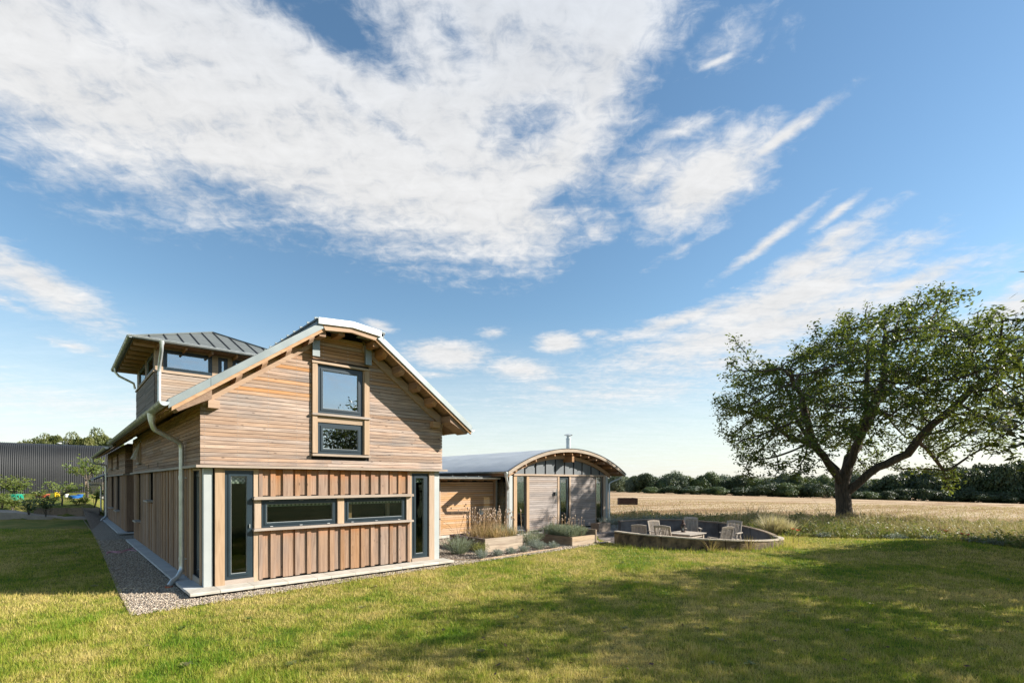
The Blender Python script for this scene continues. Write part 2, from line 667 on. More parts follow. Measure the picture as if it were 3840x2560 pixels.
# ------------------------------------------------------------------ materials
PALE, TAN, BROWN = (.47, .345, .262), (.40, .265, .165), (.26, .145, .075)
FRESH = (.47, .255, .125)
wood('larch_x', 'x', PALE, (.205, .135, .098), FRESH, .2, .16, knots=.65, grey=.5)
wood('larch_eave', 'x', (.42, .275, .175), (.24, .14, .082), (.48, .24, .10), .5, .18, knots=.6)
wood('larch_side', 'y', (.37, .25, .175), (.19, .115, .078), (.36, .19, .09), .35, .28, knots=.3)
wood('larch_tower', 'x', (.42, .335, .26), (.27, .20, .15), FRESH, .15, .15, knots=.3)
wood('larch_tower_shaded', 'y', (.22, .18, .155), (.12, .095, .08), None, 0, .22, knots=.2)  # tower boards again, darkened for the shade on the left face
wood('larch_up', 'z', (.325, .215, .145), (.165, .10, .064), FRESH, .22, .11, streak=26, knots=.7, stain=(.95, 1.3, (.40, .15, .055)), grey=.25)
wood('larch_up_top', 'z', (.325, .215, .145), (.165, .10, .064), FRESH, .22, .11, streak=26, knots=.7, stain=(2.2, 2.62, (.40, .15, .055)))
wood('larch_batten_lit', 'z', (.47, .325, .225), (.28, .18, .118), (.42, .25, .14), .3, .2, streak=26, knots=.3)  # paled so the colour carries the light caught by the battens
wood('larch_up_shaded', 'z', (.25, .165, .115), (.12, .075, .05), (.30, .16, .085), .3, .3, streak=26, knots=.4)  # darkened so the colour carries the shade between the battens
wood('oak_z', 'z', (.45, .325, .22), (.34, .235, .15), None, 0, .07, streak=14, knots=.12)
wood('oak_x', 'x', (.44, .325, .225), (.33, .235, .155), None, 0, .07, streak=14, knots=.12)
wood('oak_y', 'y', (.42, .32, .225), (.31, .225, .15), None, 0, .07, streak=14, knots=.12)
wood('sill_x', 'x', (.38, .31, .25), (.28, .22, .17), None, 0, .06, streak=16, knots=.08)
wood('sill_y', 'y', (.42, .36, .30), (.32, .265, .21), None, 0, .06, streak=16, knots=.08)
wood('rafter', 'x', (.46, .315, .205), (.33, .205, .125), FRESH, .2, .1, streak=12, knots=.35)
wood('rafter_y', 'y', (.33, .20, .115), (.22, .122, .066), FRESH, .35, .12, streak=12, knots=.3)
wood('silver_x', 'x', (.37, .32, .285), (.22, .185, .16), (.36, .25, .17), .25, .14, knots=.35)
wood('link_x', 'x', (.53, .345, .20), (.42, .255, .135), FRESH, .5, .08, streak=16, knots=.35)
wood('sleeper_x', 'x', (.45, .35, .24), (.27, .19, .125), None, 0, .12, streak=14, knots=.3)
wood('sleeper_y', 'y', (.30, .23, .165), (.17, .125, .09), None, 0, .12, streak=14, knots=.3)  # darker sleeper copy; shade on the raised beds' side planks is in its colour
wood('teak', 'z', (.42, .36, .29), (.29, .24, .19), None, 0, .14, streak=30, knots=0)
wood('teak_warm', 'z', (.52, .40, .25), (.38, .28, .17), None, 0, .12, streak=30, knots=0)
plain('zinc', (.27, .30, .29), (.22, .25, .245), 3, .45, .35, rand=.05)
plain('zinc_dark', (.075, .082, .08), (.055, .062, .062), 2.5, .5, .2, bmp=.05, bscale=3)
plain('zinc_post', (.40, .42, .40), (.36, .38, .365), 2, .55, .1)
plain('zinc_infill', (.15, .16, .165), (.12, .13, .135), 2, .5, .25)
plain('cap_lit', (.78, .78, .76), (.74, .74, .72), 2, .35, .1)  # same metal as the cheeks, paled for the sun on the front
plain('cap_shaded', (.13, .16, .185), (.11, .14, .16), 3, .45, .2)  # same metal as the fascia, darkened for the shade on the cheeks
plain('seam_dark', (.012, .014, .015), (.01, .011, .012), 3, .6)
plain('galv', (.70, .73, .72), (.58, .61, .60), 9, .34, .55, bmp=.06, bscale=25, rand=.03)
plain('galv_dull', (.46, .47, .41), (.36, .375, .335), 7, .42, .6, bmp=.06, bscale=20)
plain('frame_blue', (.016, .031, .041), (.013, .026, .035), 3, .38, 0, rand=.05)
plain('gasket', (.36, .38, .37), None, 3, .5)
plain('stone', (.53, .49, .415), (.40, .365, .30), 3.5, .85, 0, bmp=.3, bscale=30, rand=.10, detail=7)
plain('stone_side', (.50, .51, .50), (.42, .43, .42), 5, .8, 0, bmp=.2, bscale=30, rand=.07)
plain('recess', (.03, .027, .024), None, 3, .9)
plain('room', (.30, .25, .20), (.25, .21, .165), 2, .9)
plain('room_dark', (.06, .05, .042), None, 2, .9)
plain('breather', (.02, .018, .016), None, 2, .95)
plain('nail', (.6, .6, .58), None, 2, .35, .8)
plain('terracotta', (.40, .135, .07), (.33, .10, .05), 8, .8, bmp=.1, rand=.1)
plain('hose', (.72, .33, .42), None, 5, .5)
plain('copper_rust', (.075, .038, .025), (.035, .018, .013), 12, .8, .2, bmp=.4, bscale=50)
plain('concrete', (.24, .165, .095), (.045, .031, .02), 4.0, .9, 0, bmp=.6, bscale=22, detail=7, bdist=.02)
plain('concrete_in', (.17, .158, .15), (.06, .052, .047), 1.6, .9, 0, bmp=.5, bscale=14, detail=6)
plain('rim_sunlit', (.52, .44, .34), (.36, .30, .225), 6, .9, bmp=.4, bscale=30)  # pale colour stands for sun on the near panels' top edge
plain('paving', (.30, .28, .25), (.22, .205, .185), 4, .9, bmp=.2, rand=.12)
plain('brick', (.20, .165, .14), (.12, .10, .09), 14, .9, bmp=.4, bscale=40, rand=.22)
plain('mortar', (.34, .32, .28), None, 8, .95)
plain('soil', (.105, .068, .042), (.05, .034, .022), 9, .95, bmp=.8, bscale=30, bdist=.03)
plain('path_slab', (.34, .285, .23), (.27, .225, .18), 3, .9, bmp=.1)
plain('green_tub', (.0, .30, .19), (.0, .25, .16), 3, .45)
plain('red_tub', (.42, .09, .045), (.36, .075, .04), 3, .5)
plain('yellow_tub', (.62, .42, .01), (.55, .37, .01), 3, .45)
plain('blue_tub', (.015, .13, .42), (.012, .11, .36), 3, .45)
plain('white_paint', (.75, .75, .73), None, 4, .5)
plain('black_gutter', (.02, .022, .024), None, 4, .4)
plain('pebble', (.52, .43, .33), (.20, .165, .14), 31, .85, detail=2, lo=.38, hi=.62)
plain('stem_dry', (.34, .22, .10), (.24, .15, .07), 8, .85)
plain('seed_head', (.46, .34, .24), (.33, .235, .165), 30, .85)
plain('poppy_red', (.75, .085, .02), (.65, .06, .015), 20, .6)
plain('black_sheet', (.020, .0215, .022), (.014, .015, .016), .6, .62, .15)
plain('skylight_white', (.80, .81, .82), None, 2, .4)
plain('bark', (.115, .088, .062), (.045, .034, .025), 5, .95, bmp=.9, bscale=9, stretch=(3, 3, .6), detail=7, bdist=.06)
plain('bark_grey', (.16, .13, .10), (.08, .064, .05), 5, .95, bmp=.6, stretch=(3, 3, .8))
foliage('leaf_big', (.017, .038, .008), (.040, .080, .014), (.11, .155, .025), .30, .55)
foliage('leaf_right', (.018, .028, .012), (.032, .046, .016), (.085, .058, .024), .18, .6)
foliage('leaf_far_a', (.034, .062, .026), (.07, .108, .04), (.12, .155, .062), .15, .22)
foliage('leaf_far_haze', (.055, .084, .054), (.11, .143, .09), (.165, .19, .125), .15, .22)  # lightened and blued: distance haze put into the leaf colour
foliage('leaf_far_c', (.018, .034, .015), (.034, .056, .022), (.052, .08, .032), .08, .25)
foliage('leaf_far_d', (.05, .078, .022), (.085, .118, .032), (.13, .155, .05), .18, .25)
foliage('leaf_warm', (.055, .072, .018), (.10, .115, .028), (.17, .165, .05), .28, .6)
foliage('leaf_garden', (.06, .095, .022), (.12, .16, .035), (.21, .22, .06), .35, 1.5)
foliage('leaf_sapling', (.07, .12, .025), (.15, .20, .05), (.27, .29, .09), .4, 2)
foliage('lavender', (.12, .155, .10), (.21, .245, .165), (.33, .36, .26), .2, 6, attr=True)
foliage('lavender_grey', (.14, .175, .155), (.24, .275, .245), (.36, .39, .35), .2, 7, attr=True)
foliage('yellow_shrub', (.11, .12, .03), (.20, .20, .05), (.33, .31, .11), .25, 6, attr=True)
foliage('straw_blade', (.26, .155, .06), (.40, .26, .115), (.52, .38, .19), .25, 3, attr=True)
foliage('pale_grass', (.34, .27, .15), (.48, .39, .235), (.62, .53, .35), .3, 3, attr=True)
foliage('meadow', (.08, .12, .028), (.26, .21, .085), (.50, .36, .215), .3, 1.3, attr=True)
foliage('verge', (.045, .095, .016), (.13, .18, .04), (.34, .25, .13), .3, .8, attr=True)
foliage('lilac_bloom', (.18, .11, .19), (.26, .17, .26), None, .2, 9)


def make_glass(name, refl, tint):
    ma, t, bs, out = principled(name)
    t.n.remove(bs)
    tr = t.new('ShaderNodeBsdfTransparent')
    tr.inputs[0].default_value = (*tint, 1)
    gl = t.new('ShaderNodeBsdfGlossy')
    gl.inputs['Roughness'].default_value = 0.0
    gl.inputs['Color'].default_value = (.82, .91, 1, 1)
    fr = t.new('ShaderNodeFresnel')
    fr.inputs[0].default_value = 1.5
    nz = t.noise(t.pos(), 1.6, 1)
    b = t.new('ShaderNodeBump')
    b.inputs['Strength'].default_value = .012
    t.put(b.inputs['Height'], nz)
    t.l.new(b.outputs[0], gl.inputs['Normal'])
    mx = t.new('ShaderNodeMixShader')
    t.put(mx.inputs[0], t.m('ADD', t.m('MULTIPLY', fr.outputs[0], .5), refl, clamp=True))
    t.l.new(tr.outputs[0], mx.inputs[1])
    t.l.new(gl.outputs[0], mx.inputs[2])
    t.l.new(mx.outputs[0], out.inputs[0])


make_glass('glass', .01, (.80, .84, .82))
make_glass('glass_coated', .40, (.55, .60, .62))


def make_lawn():
    # ground under the blades and the blades share the same patches of green and dry grass
    def patches(t, p):
        a = t.noise(p, .33, 5, .6)
        b = t.noise(p, 1.7, 4, .6)
        c = t.noise(t.scaled(p, (1, 1, 1)), 7, 3)
        v = t.m('ADD', t.m('MULTIPLY', a, 1.15), t.m('MULTIPLY', b, .8))
        return t.m('ADD', v, t.m('MULTIPLY', c, .35))
    ma, t, bs, out = principled('lawn')
    p = t.pos()
    v = patches(t, p)
    g = t.noise(p, 60, 3)
    col = t.ramp(t.m('MULTIPLY', v, .5), [(.39, (.04, .09, .006)), (.50, (.09, .13, .014)), (.60, (.19, .18, .036)), (.71, (.30, .235, .08))])
    col = t.mix(t.m('MULTIPLY', t.smooth(g, .45, .7), .5), col, (.05, .06, .014))
    t.put(bs.inputs['Base Color'], col)
    bs.inputs['Roughness'].default_value = .9
    bs.inputs['Specular IOR Level'].default_value = .15
    bump(t, bs, t.m('ADD', g, t.m('MULTIPLY', t.noise(p, 14, 3), 1.5)), .8, .04)
    ma, t, bs, out = principled('lawn_blade')
    p = t.pos()
    v = patches(t, p)
    at = t.new('ShaderNodeAttribute', attribute_name='tone').outputs['Fac']
    v = t.m('ADD', t.m('MULTIPLY', v, .5), t.m('MULTIPLY', t.m('SUBTRACT', at, .5), .16))
    col = t.ramp(v, [(.36, (.08, .20, .006)), (.47, (.19, .295, .018)), (.56, (.38, .375, .05)), (.665, (.64, .515, .18))])
    t.put(bs.inputs['Base Color'], col)
    bs.inputs['Roughness'].default_value = .55
    bs.inputs['Specular IOR Level'].default_value = .3
    tr = t.new('ShaderNodeBsdfTranslucent')
    t.put(tr.inputs[0], col)
    mx = t.new('ShaderNodeMixShader')
    mx.inputs[0].default_value = .35
    t.l.new(bs.outputs[0], mx.inputs[1])
    t.l.new(tr.outputs[0], mx.inputs[2])
    t.l.new(mx.outputs[0], out.inputs[0])


make_lawn()


def make_field():
    ma, t, bs, out = principled('stubble')
    p = t.pos()
    # drill rows run away from the house towards the far corner
    mp = t.new('ShaderNodeMapping')
    mp.inputs['Rotation'].default_value = (0, 0, math.radians(-25))
    mp.inputs['Scale'].default_value = (.06, 1, 1)
    t.put(mp.inputs['Vector'], p)
    rows = t.noise(mp.outputs[0], .45, 5, .65)
    grain = t.noise(p, 3.5, 6, .7)
    soft = t.noise(p, .06, 4)
    v = t.m('ADD', t.m('MULTIPLY', rows, .7), t.m('MULTIPLY', grain, .45))
    v = t.m('ADD', v, t.m('MULTIPLY', t.m('SUBTRACT', soft, .5), .3))
    col = t.ramp(v, [(.42, (.17, .098, .047)), (.54, (.32, .208, .116)), (.66, (.49, .375, .245))])
    col = t.mix(t.m('MULTIPLY', t.smooth(t.noise(mp.outputs[0], .2, 4), .60, .72), .5), col, (.19, .20, .06))
    t.put(bs.inputs['Base Color'], col)
    bs.inputs['Roughness'].default_value = .95
    bs.inputs['Specular IOR Level'].default_value = .1
    bump(t, bs, grain, 1, .12)
    ma, t, bs, out = principled('gravel')
    p = t.pos()
    vo = t.new('ShaderNodeTexVoronoi', feature='F1')
    t.put(vo.inputs['Vector'], p)
    vo.inputs['Scale'].default_value = 42
    tint = t.new('ShaderNodeSeparateColor')
    t.put(tint.inputs[0], vo.outputs['Color'])
    col = t.ramp(tint.outputs[0], [(0.0, (.16, .13, .105)), (.4, (.36, .29, .22)), (.75, (.50, .42, .32)), (1.0, (.62, .56, .47))])
    col = t.mix(t.smooth(vo.outputs['Distance'], .45, .8), col, (.06, .05, .04))
    t.put(bs.inputs['Base Color'], col)
    bs.inputs['Roughness'].default_value = .85
    bump(t, bs, t.m('SUBTRACT', 1.0, vo.outputs['Distance']), 1, .02)
    ma, t, bs, out = principled('stone_chip')
    at = t.new('ShaderNodeAttribute', attribute_name='tone').outputs['Fac']
    col = t.ramp(at, [(0.0, (.13, .105, .09)), (.25, (.27, .20, .145)), (.5, (.42, .34, .25)), (.8, (.54, .45, .34)), (1.0, (.66, .61, .52))])
    t.put(bs.inputs['Base Color'], col)
    bs.inputs['Roughness'].default_value = .8
    ma, t, bs, out = principled('corrugated')
    p = t.pos()
    n = t.noise(t.scaled(p, (1, .35, .35)), 2.2, 5)
    col = t.ramp(n, [(.35, (.45, .49, .52)), (.65, (.37, .41, .445))])
    t.put(bs.inputs['Base Color'], col)
    bs.inputs['Roughness'].default_value = .42
    bs.inputs['Metallic'].default_value = .35
    ma, t, bs, out = principled('blind')
    p = t.pos()
    ck = t.new('ShaderNodeTexChecker')
    t.put(ck.inputs['Vector'], t.vm('ADD', p, (.013, .017, .011)))
    ck.inputs['Scale'].default_value = 22
    ck.inputs['Color1'].default_value = (.62, .64, .52, 1)
    ck.inputs['Color2'].default_value = (.20, .24, .17, 1)
    t.put(bs.inputs['Base Color'], ck.outputs[0])
    bs.inputs['Roughness'].default_value = .9


make_field()


# ------------------------------------------------------------------ the land
RING_C, RING_R = (16.2, -1.62), 3.45


def sstep(a, b, x):
    t_ = np.clip((x - a) / (b - a), 0, 1)
    return t_ * t_ * (3 - 2 * t_)


def land(r, d):
    """height of the land at (right, depth): level round the house, a raised garden on
    the left beyond it, the field falling away on the right"""
    r, d = np.asarray(r, float), np.asarray(d, float)
    dd = np.maximum(d, 1.0)
    ang = r / dd
    a = .010 + .025 * np.clip((ang - .25) / .77, 0, 1.3)
    fall = np.where(d > 30, -a * (np.minimum(d, 420) - 30), 0) * sstep(-.05, .2, ang)
    g = np.interp(d, [30.9, 31.3, 36, 46, 90], [0, .6, .98, 1.22, 1.3])
    rise = g * sstep(-.80, -.845, ang)
    mound = .28 * np.exp(-((r - 14.3) ** 2 + (d - 16.4) ** 2) / 2.3 ** 2)      # the lawn swells before the meadow
    return np.where(d < 2, 0, fall + rise + mound)


def land_xy(x, y):
    r, d = to_rd(np.asarray(x, float), np.asarray(y, float))
    return land(r, d)


def build_ground():
    rad = np.concatenate([[.6], np.geomspace(2.5, 70, 92), np.geomspace(76, 6000, 40)])
    ang = np.concatenate([np.linspace(-62, 62, 200), np.linspace(64, 296, 60)])
    A = np.radians(ang)
    R, D = rad[:, None] * np.sin(A)[None], rad[:, None] * np.cos(A)[None]
    Z = land(R, D)
    X, Y = rd(R, D)
    nr, na = R.shape
    V = np.stack([X, Y, Z], -1).reshape(-1, 3)
    i, j = np.meshgrid(np.arange(nr - 1), np.arange(na), indexing='ij')
    j2 = (j + 1) % na
    Fq = np.stack([i * na + j, (i + 1) * na + j, (i + 1) * na + j2, i * na + j2], -1).reshape(-1, 4)
    c = V[Fq].mean(1)
    keep = np.hypot(c[:, 0] - RING_C[0], c[:, 1] - RING_C[1]) > 4.4
    Fq = Fq[keep]
    # the lawn closes up round the sunken seating place
    k = 72
    th = np.linspace(0, 2 * np.pi, k, endpoint=False)
    b = len(V)
    inner = np.stack([RING_C[0] + (RING_R - .06) * np.cos(th), RING_C[1] + (RING_R - .06) * np.sin(th), np.full(k, .004)], -1)
    outer = np.stack([RING_C[0] + 5.6 * np.cos(th), RING_C[1] + 5.6 * np.sin(th), np.full(k, .004)], -1)
    V = np.concatenate([V, inner, outer])
    n = np.arange(k)
    Fr = np.stack([b + n, b + k + n, b + k + (n + 1) % k, b + (n + 1) % k], -1)
    me = fast_mesh('lawn', V, np.concatenate([Fq, Fr]), 'lawn', smooth=True)
    o = link('lawn', me)
    tag(o, 'mown lawn with green and straw-dry patches round the timber house', 'lawn', kind='structure')


build_ground()


def sheet(name, pts, z, mat, label, cat, kind='structure', sub=0):
    bm = bmesh.new()
    vs = [bm.verts.new((x, y, 0)) for x, y in pts]
    bm.faces.new(vs)
    bmesh.ops.triangulate(bm, faces=bm.faces)
    if sub:
        bmesh.ops.subdivide_edges(bm, edges=bm.edges, cuts=sub, use_grid_fill=True)
    for v in bm.verts:
        v.co.z = float(land_xy(v.co.x, v.co.y)) + z
    bmesh.ops.recalc_face_normals(bm, faces=bm.faces)
    me = bpy.data.meshes.new(name)
    bm.to_mesh(me)
    bm.free()
    me.materials.append(M(mat))
    o = link(name, me)
    tag(o, label, cat, kind=kind)
    return o


GRAVEL = [(-1.28, -1.13), (-.47, -1.06), (.93, -.88), (2.72, -.68), (5.06, -.62), (7.72, -.58), (10.2, -.5), (12.6, -.25), (13.2, .35),
          (12.9, 1.9), (12.9, 4.8), (5.0, 4.8), (5.0, .2), (.2, .2), (.2, 30.5), (-1.1, 30.5), (-1.06, 18.3), (-1.11, 11.7), (-1.19, 6.2), (-1.27, 1.6)]
sheet('gravel_path', GRAVEL, .012, 'gravel', 'buff shingle strip running round the house under its plinth stones', 'gravel')
# the stubble field: a fan beyond the rough meadow
fp = []
ff = [(rr_, dd_) for rr_, dd_ in [(3.5, 30.5), (8, 30.5), (14, 30), (20, 28.5), (26, 26.5), (34, 25)]]


def build_field():
    az = np.linspace(math.atan(.02), math.atan(1.45), 90)
    dep = np.concatenate([np.linspace(0, 1, 12), np.geomspace(1.12, 13.5, 46)])
    near = np.interp(np.tan(az), [.1, .3, .6, .9, 1.3], [29, 28, 26.5, 23.5, 21.5])
    D = near[:, None] + (dep[None, :] ** 1.0) * 30
    R = np.tan(az)[:, None] * D
    X, Y = rd(R, D)
    Z = land(R, D) + .03
    V = np.stack([X, Y, Z], -1).reshape(-1, 3)
    na, nd = D.shape
    i, j = np.meshgrid(np.arange(na - 1), np.arange(nd - 1), indexing='ij')
    Fq = np.stack([i * nd + j, (i + 1) * nd + j, (i + 1) * nd + j + 1, i * nd + j + 1], -1).reshape(-1, 4)
    o = link('stubble_field', fast_mesh('stubble_field', V, Fq, 'stubble', smooth=True))
    tag(o, 'golden stubble field stretching from the rough meadow to the far trees', 'field', kind='structure')


build_field()


def in_poly(px, py, poly):
    inside = np.zeros(px.shape, bool)
    n = len(poly)
    j = n - 1
    for i in range(n):
        xi, yi = poly[i]
        xj, yj = poly[j]
        c = ((yi > py) != (yj > py)) & (px < (xj - xi) * (py - yi) / (yj - yi + 1e-12) + xi)
        inside ^= c
        j = i
    return inside


# lawn edge towards the meadow, as depth over right
EDGE_R = [-2, 4.4, 8, 11.5, 14.9, 15.8, 18, 24]
EDGE_D = [23.5, 23.0, 22.0, 20.8, 18.9, 15.7, 13.0, 10]


def meadow_edge(r):
    return np.interp(r, EDGE_R, EDGE_D)


def blades(n_pts, base, h, w, lean, tone, name, mat, label, cat, tri=True, bend=.35):
    """grass blades as slim triangles (or bent two-piece blades)"""
    n = len(base)
    th = rng.uniform(0, 2 * np.pi, n)
    side = np.stack([np.cos(th), np.sin(th), np.zeros(n)], -1)
    ld = rng.uniform(0, 2 * np.pi, n)
    lv = np.stack([np.cos(ld), np.sin(ld), np.zeros(n)], -1) * (lean * h)[:, None]
    up = np.array([0, 0, 1.0])
    tip = base + up * h[:, None] + lv
    if tri:
        V = np.stack([base - side * w[:, None] / 2, base + side * w[:, None] / 2, tip], 1).reshape(-1, 3)
        Fq = np.arange(n * 3).reshape(-1, 3)
        T = np.repeat(tone, 3)
    else:
        mid = base + up * (h * .6)[:, None] + lv * bend
        V = np.stack([base - side * w[:, None] / 2, base + side * w[:, None] / 2, mid + side * w[:, None] * .35, mid - side * w[:, None] * .35, tip], 1).reshape(-1, 3)
        k = np.arange(n)[:, None] * 5
        # two triangles and a tip as triangles
        Fq = np.concatenate([k + np.array([[0, 1, 2]]), k + np.array([[0, 2, 3]]), k + np.array([[3, 2, 4]])])
        T = np.repeat(tone, 5)
    return V, Fq, T


def build_lawn_grass():
    n = 640000
    d = np.exp(rng.uniform(np.log(4.6), np.log(24), n))
    r = rng.uniform(-1.08, 1.08, n) * d
    x, y = rd(r, d)
    keep = ~in_poly(x, y, [(-1.25, -1.10), (-.47, -1.03), (.93, -.85), (2.72, -.65), (5.06, -.59), (7.72, -.55), (10.2, -.47), (12.6, -.22), (13.2, .35), (12.9, 4.8), (12.9, 40), (-1.06, 40), (-1.08, 11.7), (-1.17, 6.2), (-1.24, 1.6)])
    keep &= np.hypot(x - RING_C[0], y - RING_C[1]) > RING_R + .1
    keep &= d < meadow_edge(r) + .4
    keep &= ~((x > 12.5) & (y > .2))
    x, y, d = x[keep], y[keep], d[keep]
    n = len(x)
    h = rng.gamma(5, .0075, n) + .006
    # a few lusher tufts
    lush = np.zeros(n)
    for cx, cy, rr in [(rng.uniform(-6, 14), rng.uniform(-10, -1), rng.uniform(.15, .5)) for _ in range(26)]:
        lush = np.maximum(lush, np.exp(-((x - cx) ** 2 + (y - cy) ** 2) / rr ** 2))
    h *= 1 + .9 * lush
    # longer grass left along the gravel's edge and round the seating ring
    ringd = np.abs(np.hypot(x - RING_C[0], y - RING_C[1]) - RING_R - .1)
    h *= 1 + 1.2 * np.exp(-ringd / .3)
    # tufty: grass stands in small clumps
    cl = np.sin(x * 23 + 3 * np.sin(y * 7)) * np.sin(y * 19 + 2 * np.sin(x * 9)) + .6 * np.sin(x * 9.1 + 1) * np.cos(y * 11.3)
    h *= np.clip(1 + .5 * cl, .35, 2)
    ra = np.degrees(np.arctan2(y - RING_C[1], x - RING_C[0])) % 360
    h *= 1 + 2.6 * np.exp(-ringd / .22) * np.exp(-((ra - 285) / 35) ** 2)
    w = np.maximum(.0065, d * .00095)
    base = np.stack([x, y, land_xy(x, y) - .004], -1)
    tone = np.clip(rng.normal(.5, .30, n) - .35 * lush, 0, 1)
    V, Fq, T = blades(n, base, h, w, np.abs(rng.normal(0, .55, n)), tone, '', '', '', '')
    o = link('lawn_grass', fast_mesh('lawn_grass', V, Fq, 'lawn_blade', attrs=T))
    tag(o, 'short grass blades of the mown lawn in front of the house', 'grass', kind='stuff')


build_lawn_grass()


def build_pebbles():
    n = 62000
    x = rng.uniform(-1.3, 13, n * 3)
    y = rng.uniform(-1.2, 13, n * 3)
    ok = in_poly(x, y, GRAVEL)
    ok &= ~((x > -.3) & (x < 5.75) & (y > -.45))
    ok &= ~((x > 7.8) & (x < 9.5) & (y > .6) & (y < 2.6))
    # a few strays lie out in the grass
    gx = rng.uniform(-1.2, 12.5, 9000)
    gy = np.interp(gx, [-1.28, .93, 5.06, 10.2, 12.6], [-1.13, -.88, -.62, -.5, -.25]) - np.abs(rng.normal(0, .07, 9000))
    pk = rng.uniform(0, 1, 9000) < .22
    x, y = np.concatenate([gx[pk], x[ok]]), np.concatenate([gy[pk], y[ok]])
    r, d = to_rd(x, y)
    p = np.clip((11.0 / np.maximum(d, 6)) ** 1.3, 0, 1)
    k = rng.uniform(0, 1, len(x)) < p
    x, y, d = x[k][:n], y[k][:n], d[k][:n]
    n = len(x)
    s = rng.uniform(.010, .021, n) * (1 + np.maximum(d - 11, 0) * .05)
    octa = np.array([(1, 0, 0), (0, 1, 0), (-1, 0, 0), (0, -1, 0), (0, 0, .62), (0, 0, -.5)], float)
    tri = np.array([(0, 1, 4), (1, 2, 4), (2, 3, 4), (3, 0, 4), (1, 0, 5), (2, 1, 5), (3, 2, 5), (0, 3, 5)])
    jit = rng.uniform(.65, 1.25, (n, 6, 3))
    a = rng.uniform(0, 2 * np.pi, n)
    V = octa[None] * jit * s[:, None, None]
    c, s_ = np.cos(a)[:, None], np.sin(a)[:, None]
    vx, vy = V[..., 0] * c - V[..., 1] * s_, V[..., 0] * s_ + V[..., 1] * c
    tilt = rng.normal(0, .5, (n, 1))
    V = np.stack([vx + x[:, None], vy + y[:, None], V[..., 2] + vx * tilt * .6 + .016 + rng.uniform(0, .012, (n, 1))], -1).reshape(-1, 3)
    Fq = (np.arange(n)[:, None, None] * 6 + tri[None]).reshape(-1, 3)
    tone = np.repeat(rng.beta(1.6, 1.4, n), 6)
    o = link('gravel_stones', fast_mesh('gravel_stones', V, Fq, 'stone_chip', attrs=tone))
    tag(o, 'loose buff and grey shingle stones lying along the house', 'gravel', kind='stuff')


build_pebbles()


def lawn_weeds():
    n = 60
    d = np.exp(rng.uniform(np.log(6.0), np.log(17), n))
    r = rng.uniform(-1.0, 1.0, n) * d
    x, y = rd(r, d)
    ok = ~in_poly(x, y, GRAVEL) & (y < -1.25) | (x < -1.6)
    ok &= d < meadow_edge(r) - .3
    x, y, d = x[ok], y[ok], d[ok]
    V, T = [], []
    for a, b in zip(x, y):
        R_ = rng.uniform(.035, .075)
        tn = rng.uniform(.35, .75)
        for q in range(rng.integers(9, 20)):
            th = rng.uniform(0, 6.28)
            L = R_ * rng.uniform(.6, 1.2)
            u = np.array([math.cos(th), math.sin(th), 0])
            s = np.array([-u[1], u[0], 0]) * L * .22
            c = np.array([a, b, .02]) + rng.normal(0, R_ * .25, 3) * np.array([1, 1, 0])
            V += [c, c + u * L * .55 - s + np.array([0, 0, L * .55]), c + u * L + np.array([0, 0, L * .38]), c + u * L * .55 + s + np.array([0, 0, L * .55])]
            T += [tn] * 4
    V = np.array(V)
    o = link('lawn_weeds', fast_mesh('lawn_weeds', V, np.arange(len(V)).reshape(-1, 4), 'verge', attrs=T))
    tag(o, 'small broad-leaved weeds and plantains dotted through the lawn', 'weeds', kind='stuff')


lawn_weeds()
# timber edging between the shingle and the lawn on the long side
o = MB()
pts_ = [(-1.28, -1.13), (-1.27, 1.6), (-1.19, 6.2), (-1.11, 11.7), (-1.06, 18.3), (-1.1, 30.4)]
for a_, b_ in zip(pts_, pts_[1:]):
    o.beam((a_[0], a_[1], .0), (b_[0], b_[1], .0), .022, .05)
o = o.build('timber_edging', 'sleeper_y')
tag(o, 'thin timber edging between the shingle strip and the left lawn', 'edging')


# ------------------------------------------------------------------ the main house
XM = 2.825                                   # ridge line
SL = .717                                    # roof pitch
HX0, HX1 = -.05, 5.70                        # core walls
HY1 = 12.2


def roof_top(x):
    return 3.761 + SL * ((x if x < XM else 2 * XM - x) + .693)


house = thing('timber_house', 'larch-clad gabled house with raised ridge cap and hip-roofed tower behind', 'house', (0, 0, 0))


def front_T(y):
    return lambda a, dpt, z: (a, y + dpt, z)


def left_T(x):
    return lambda a, dpt, z: (x + dpt, a, z)


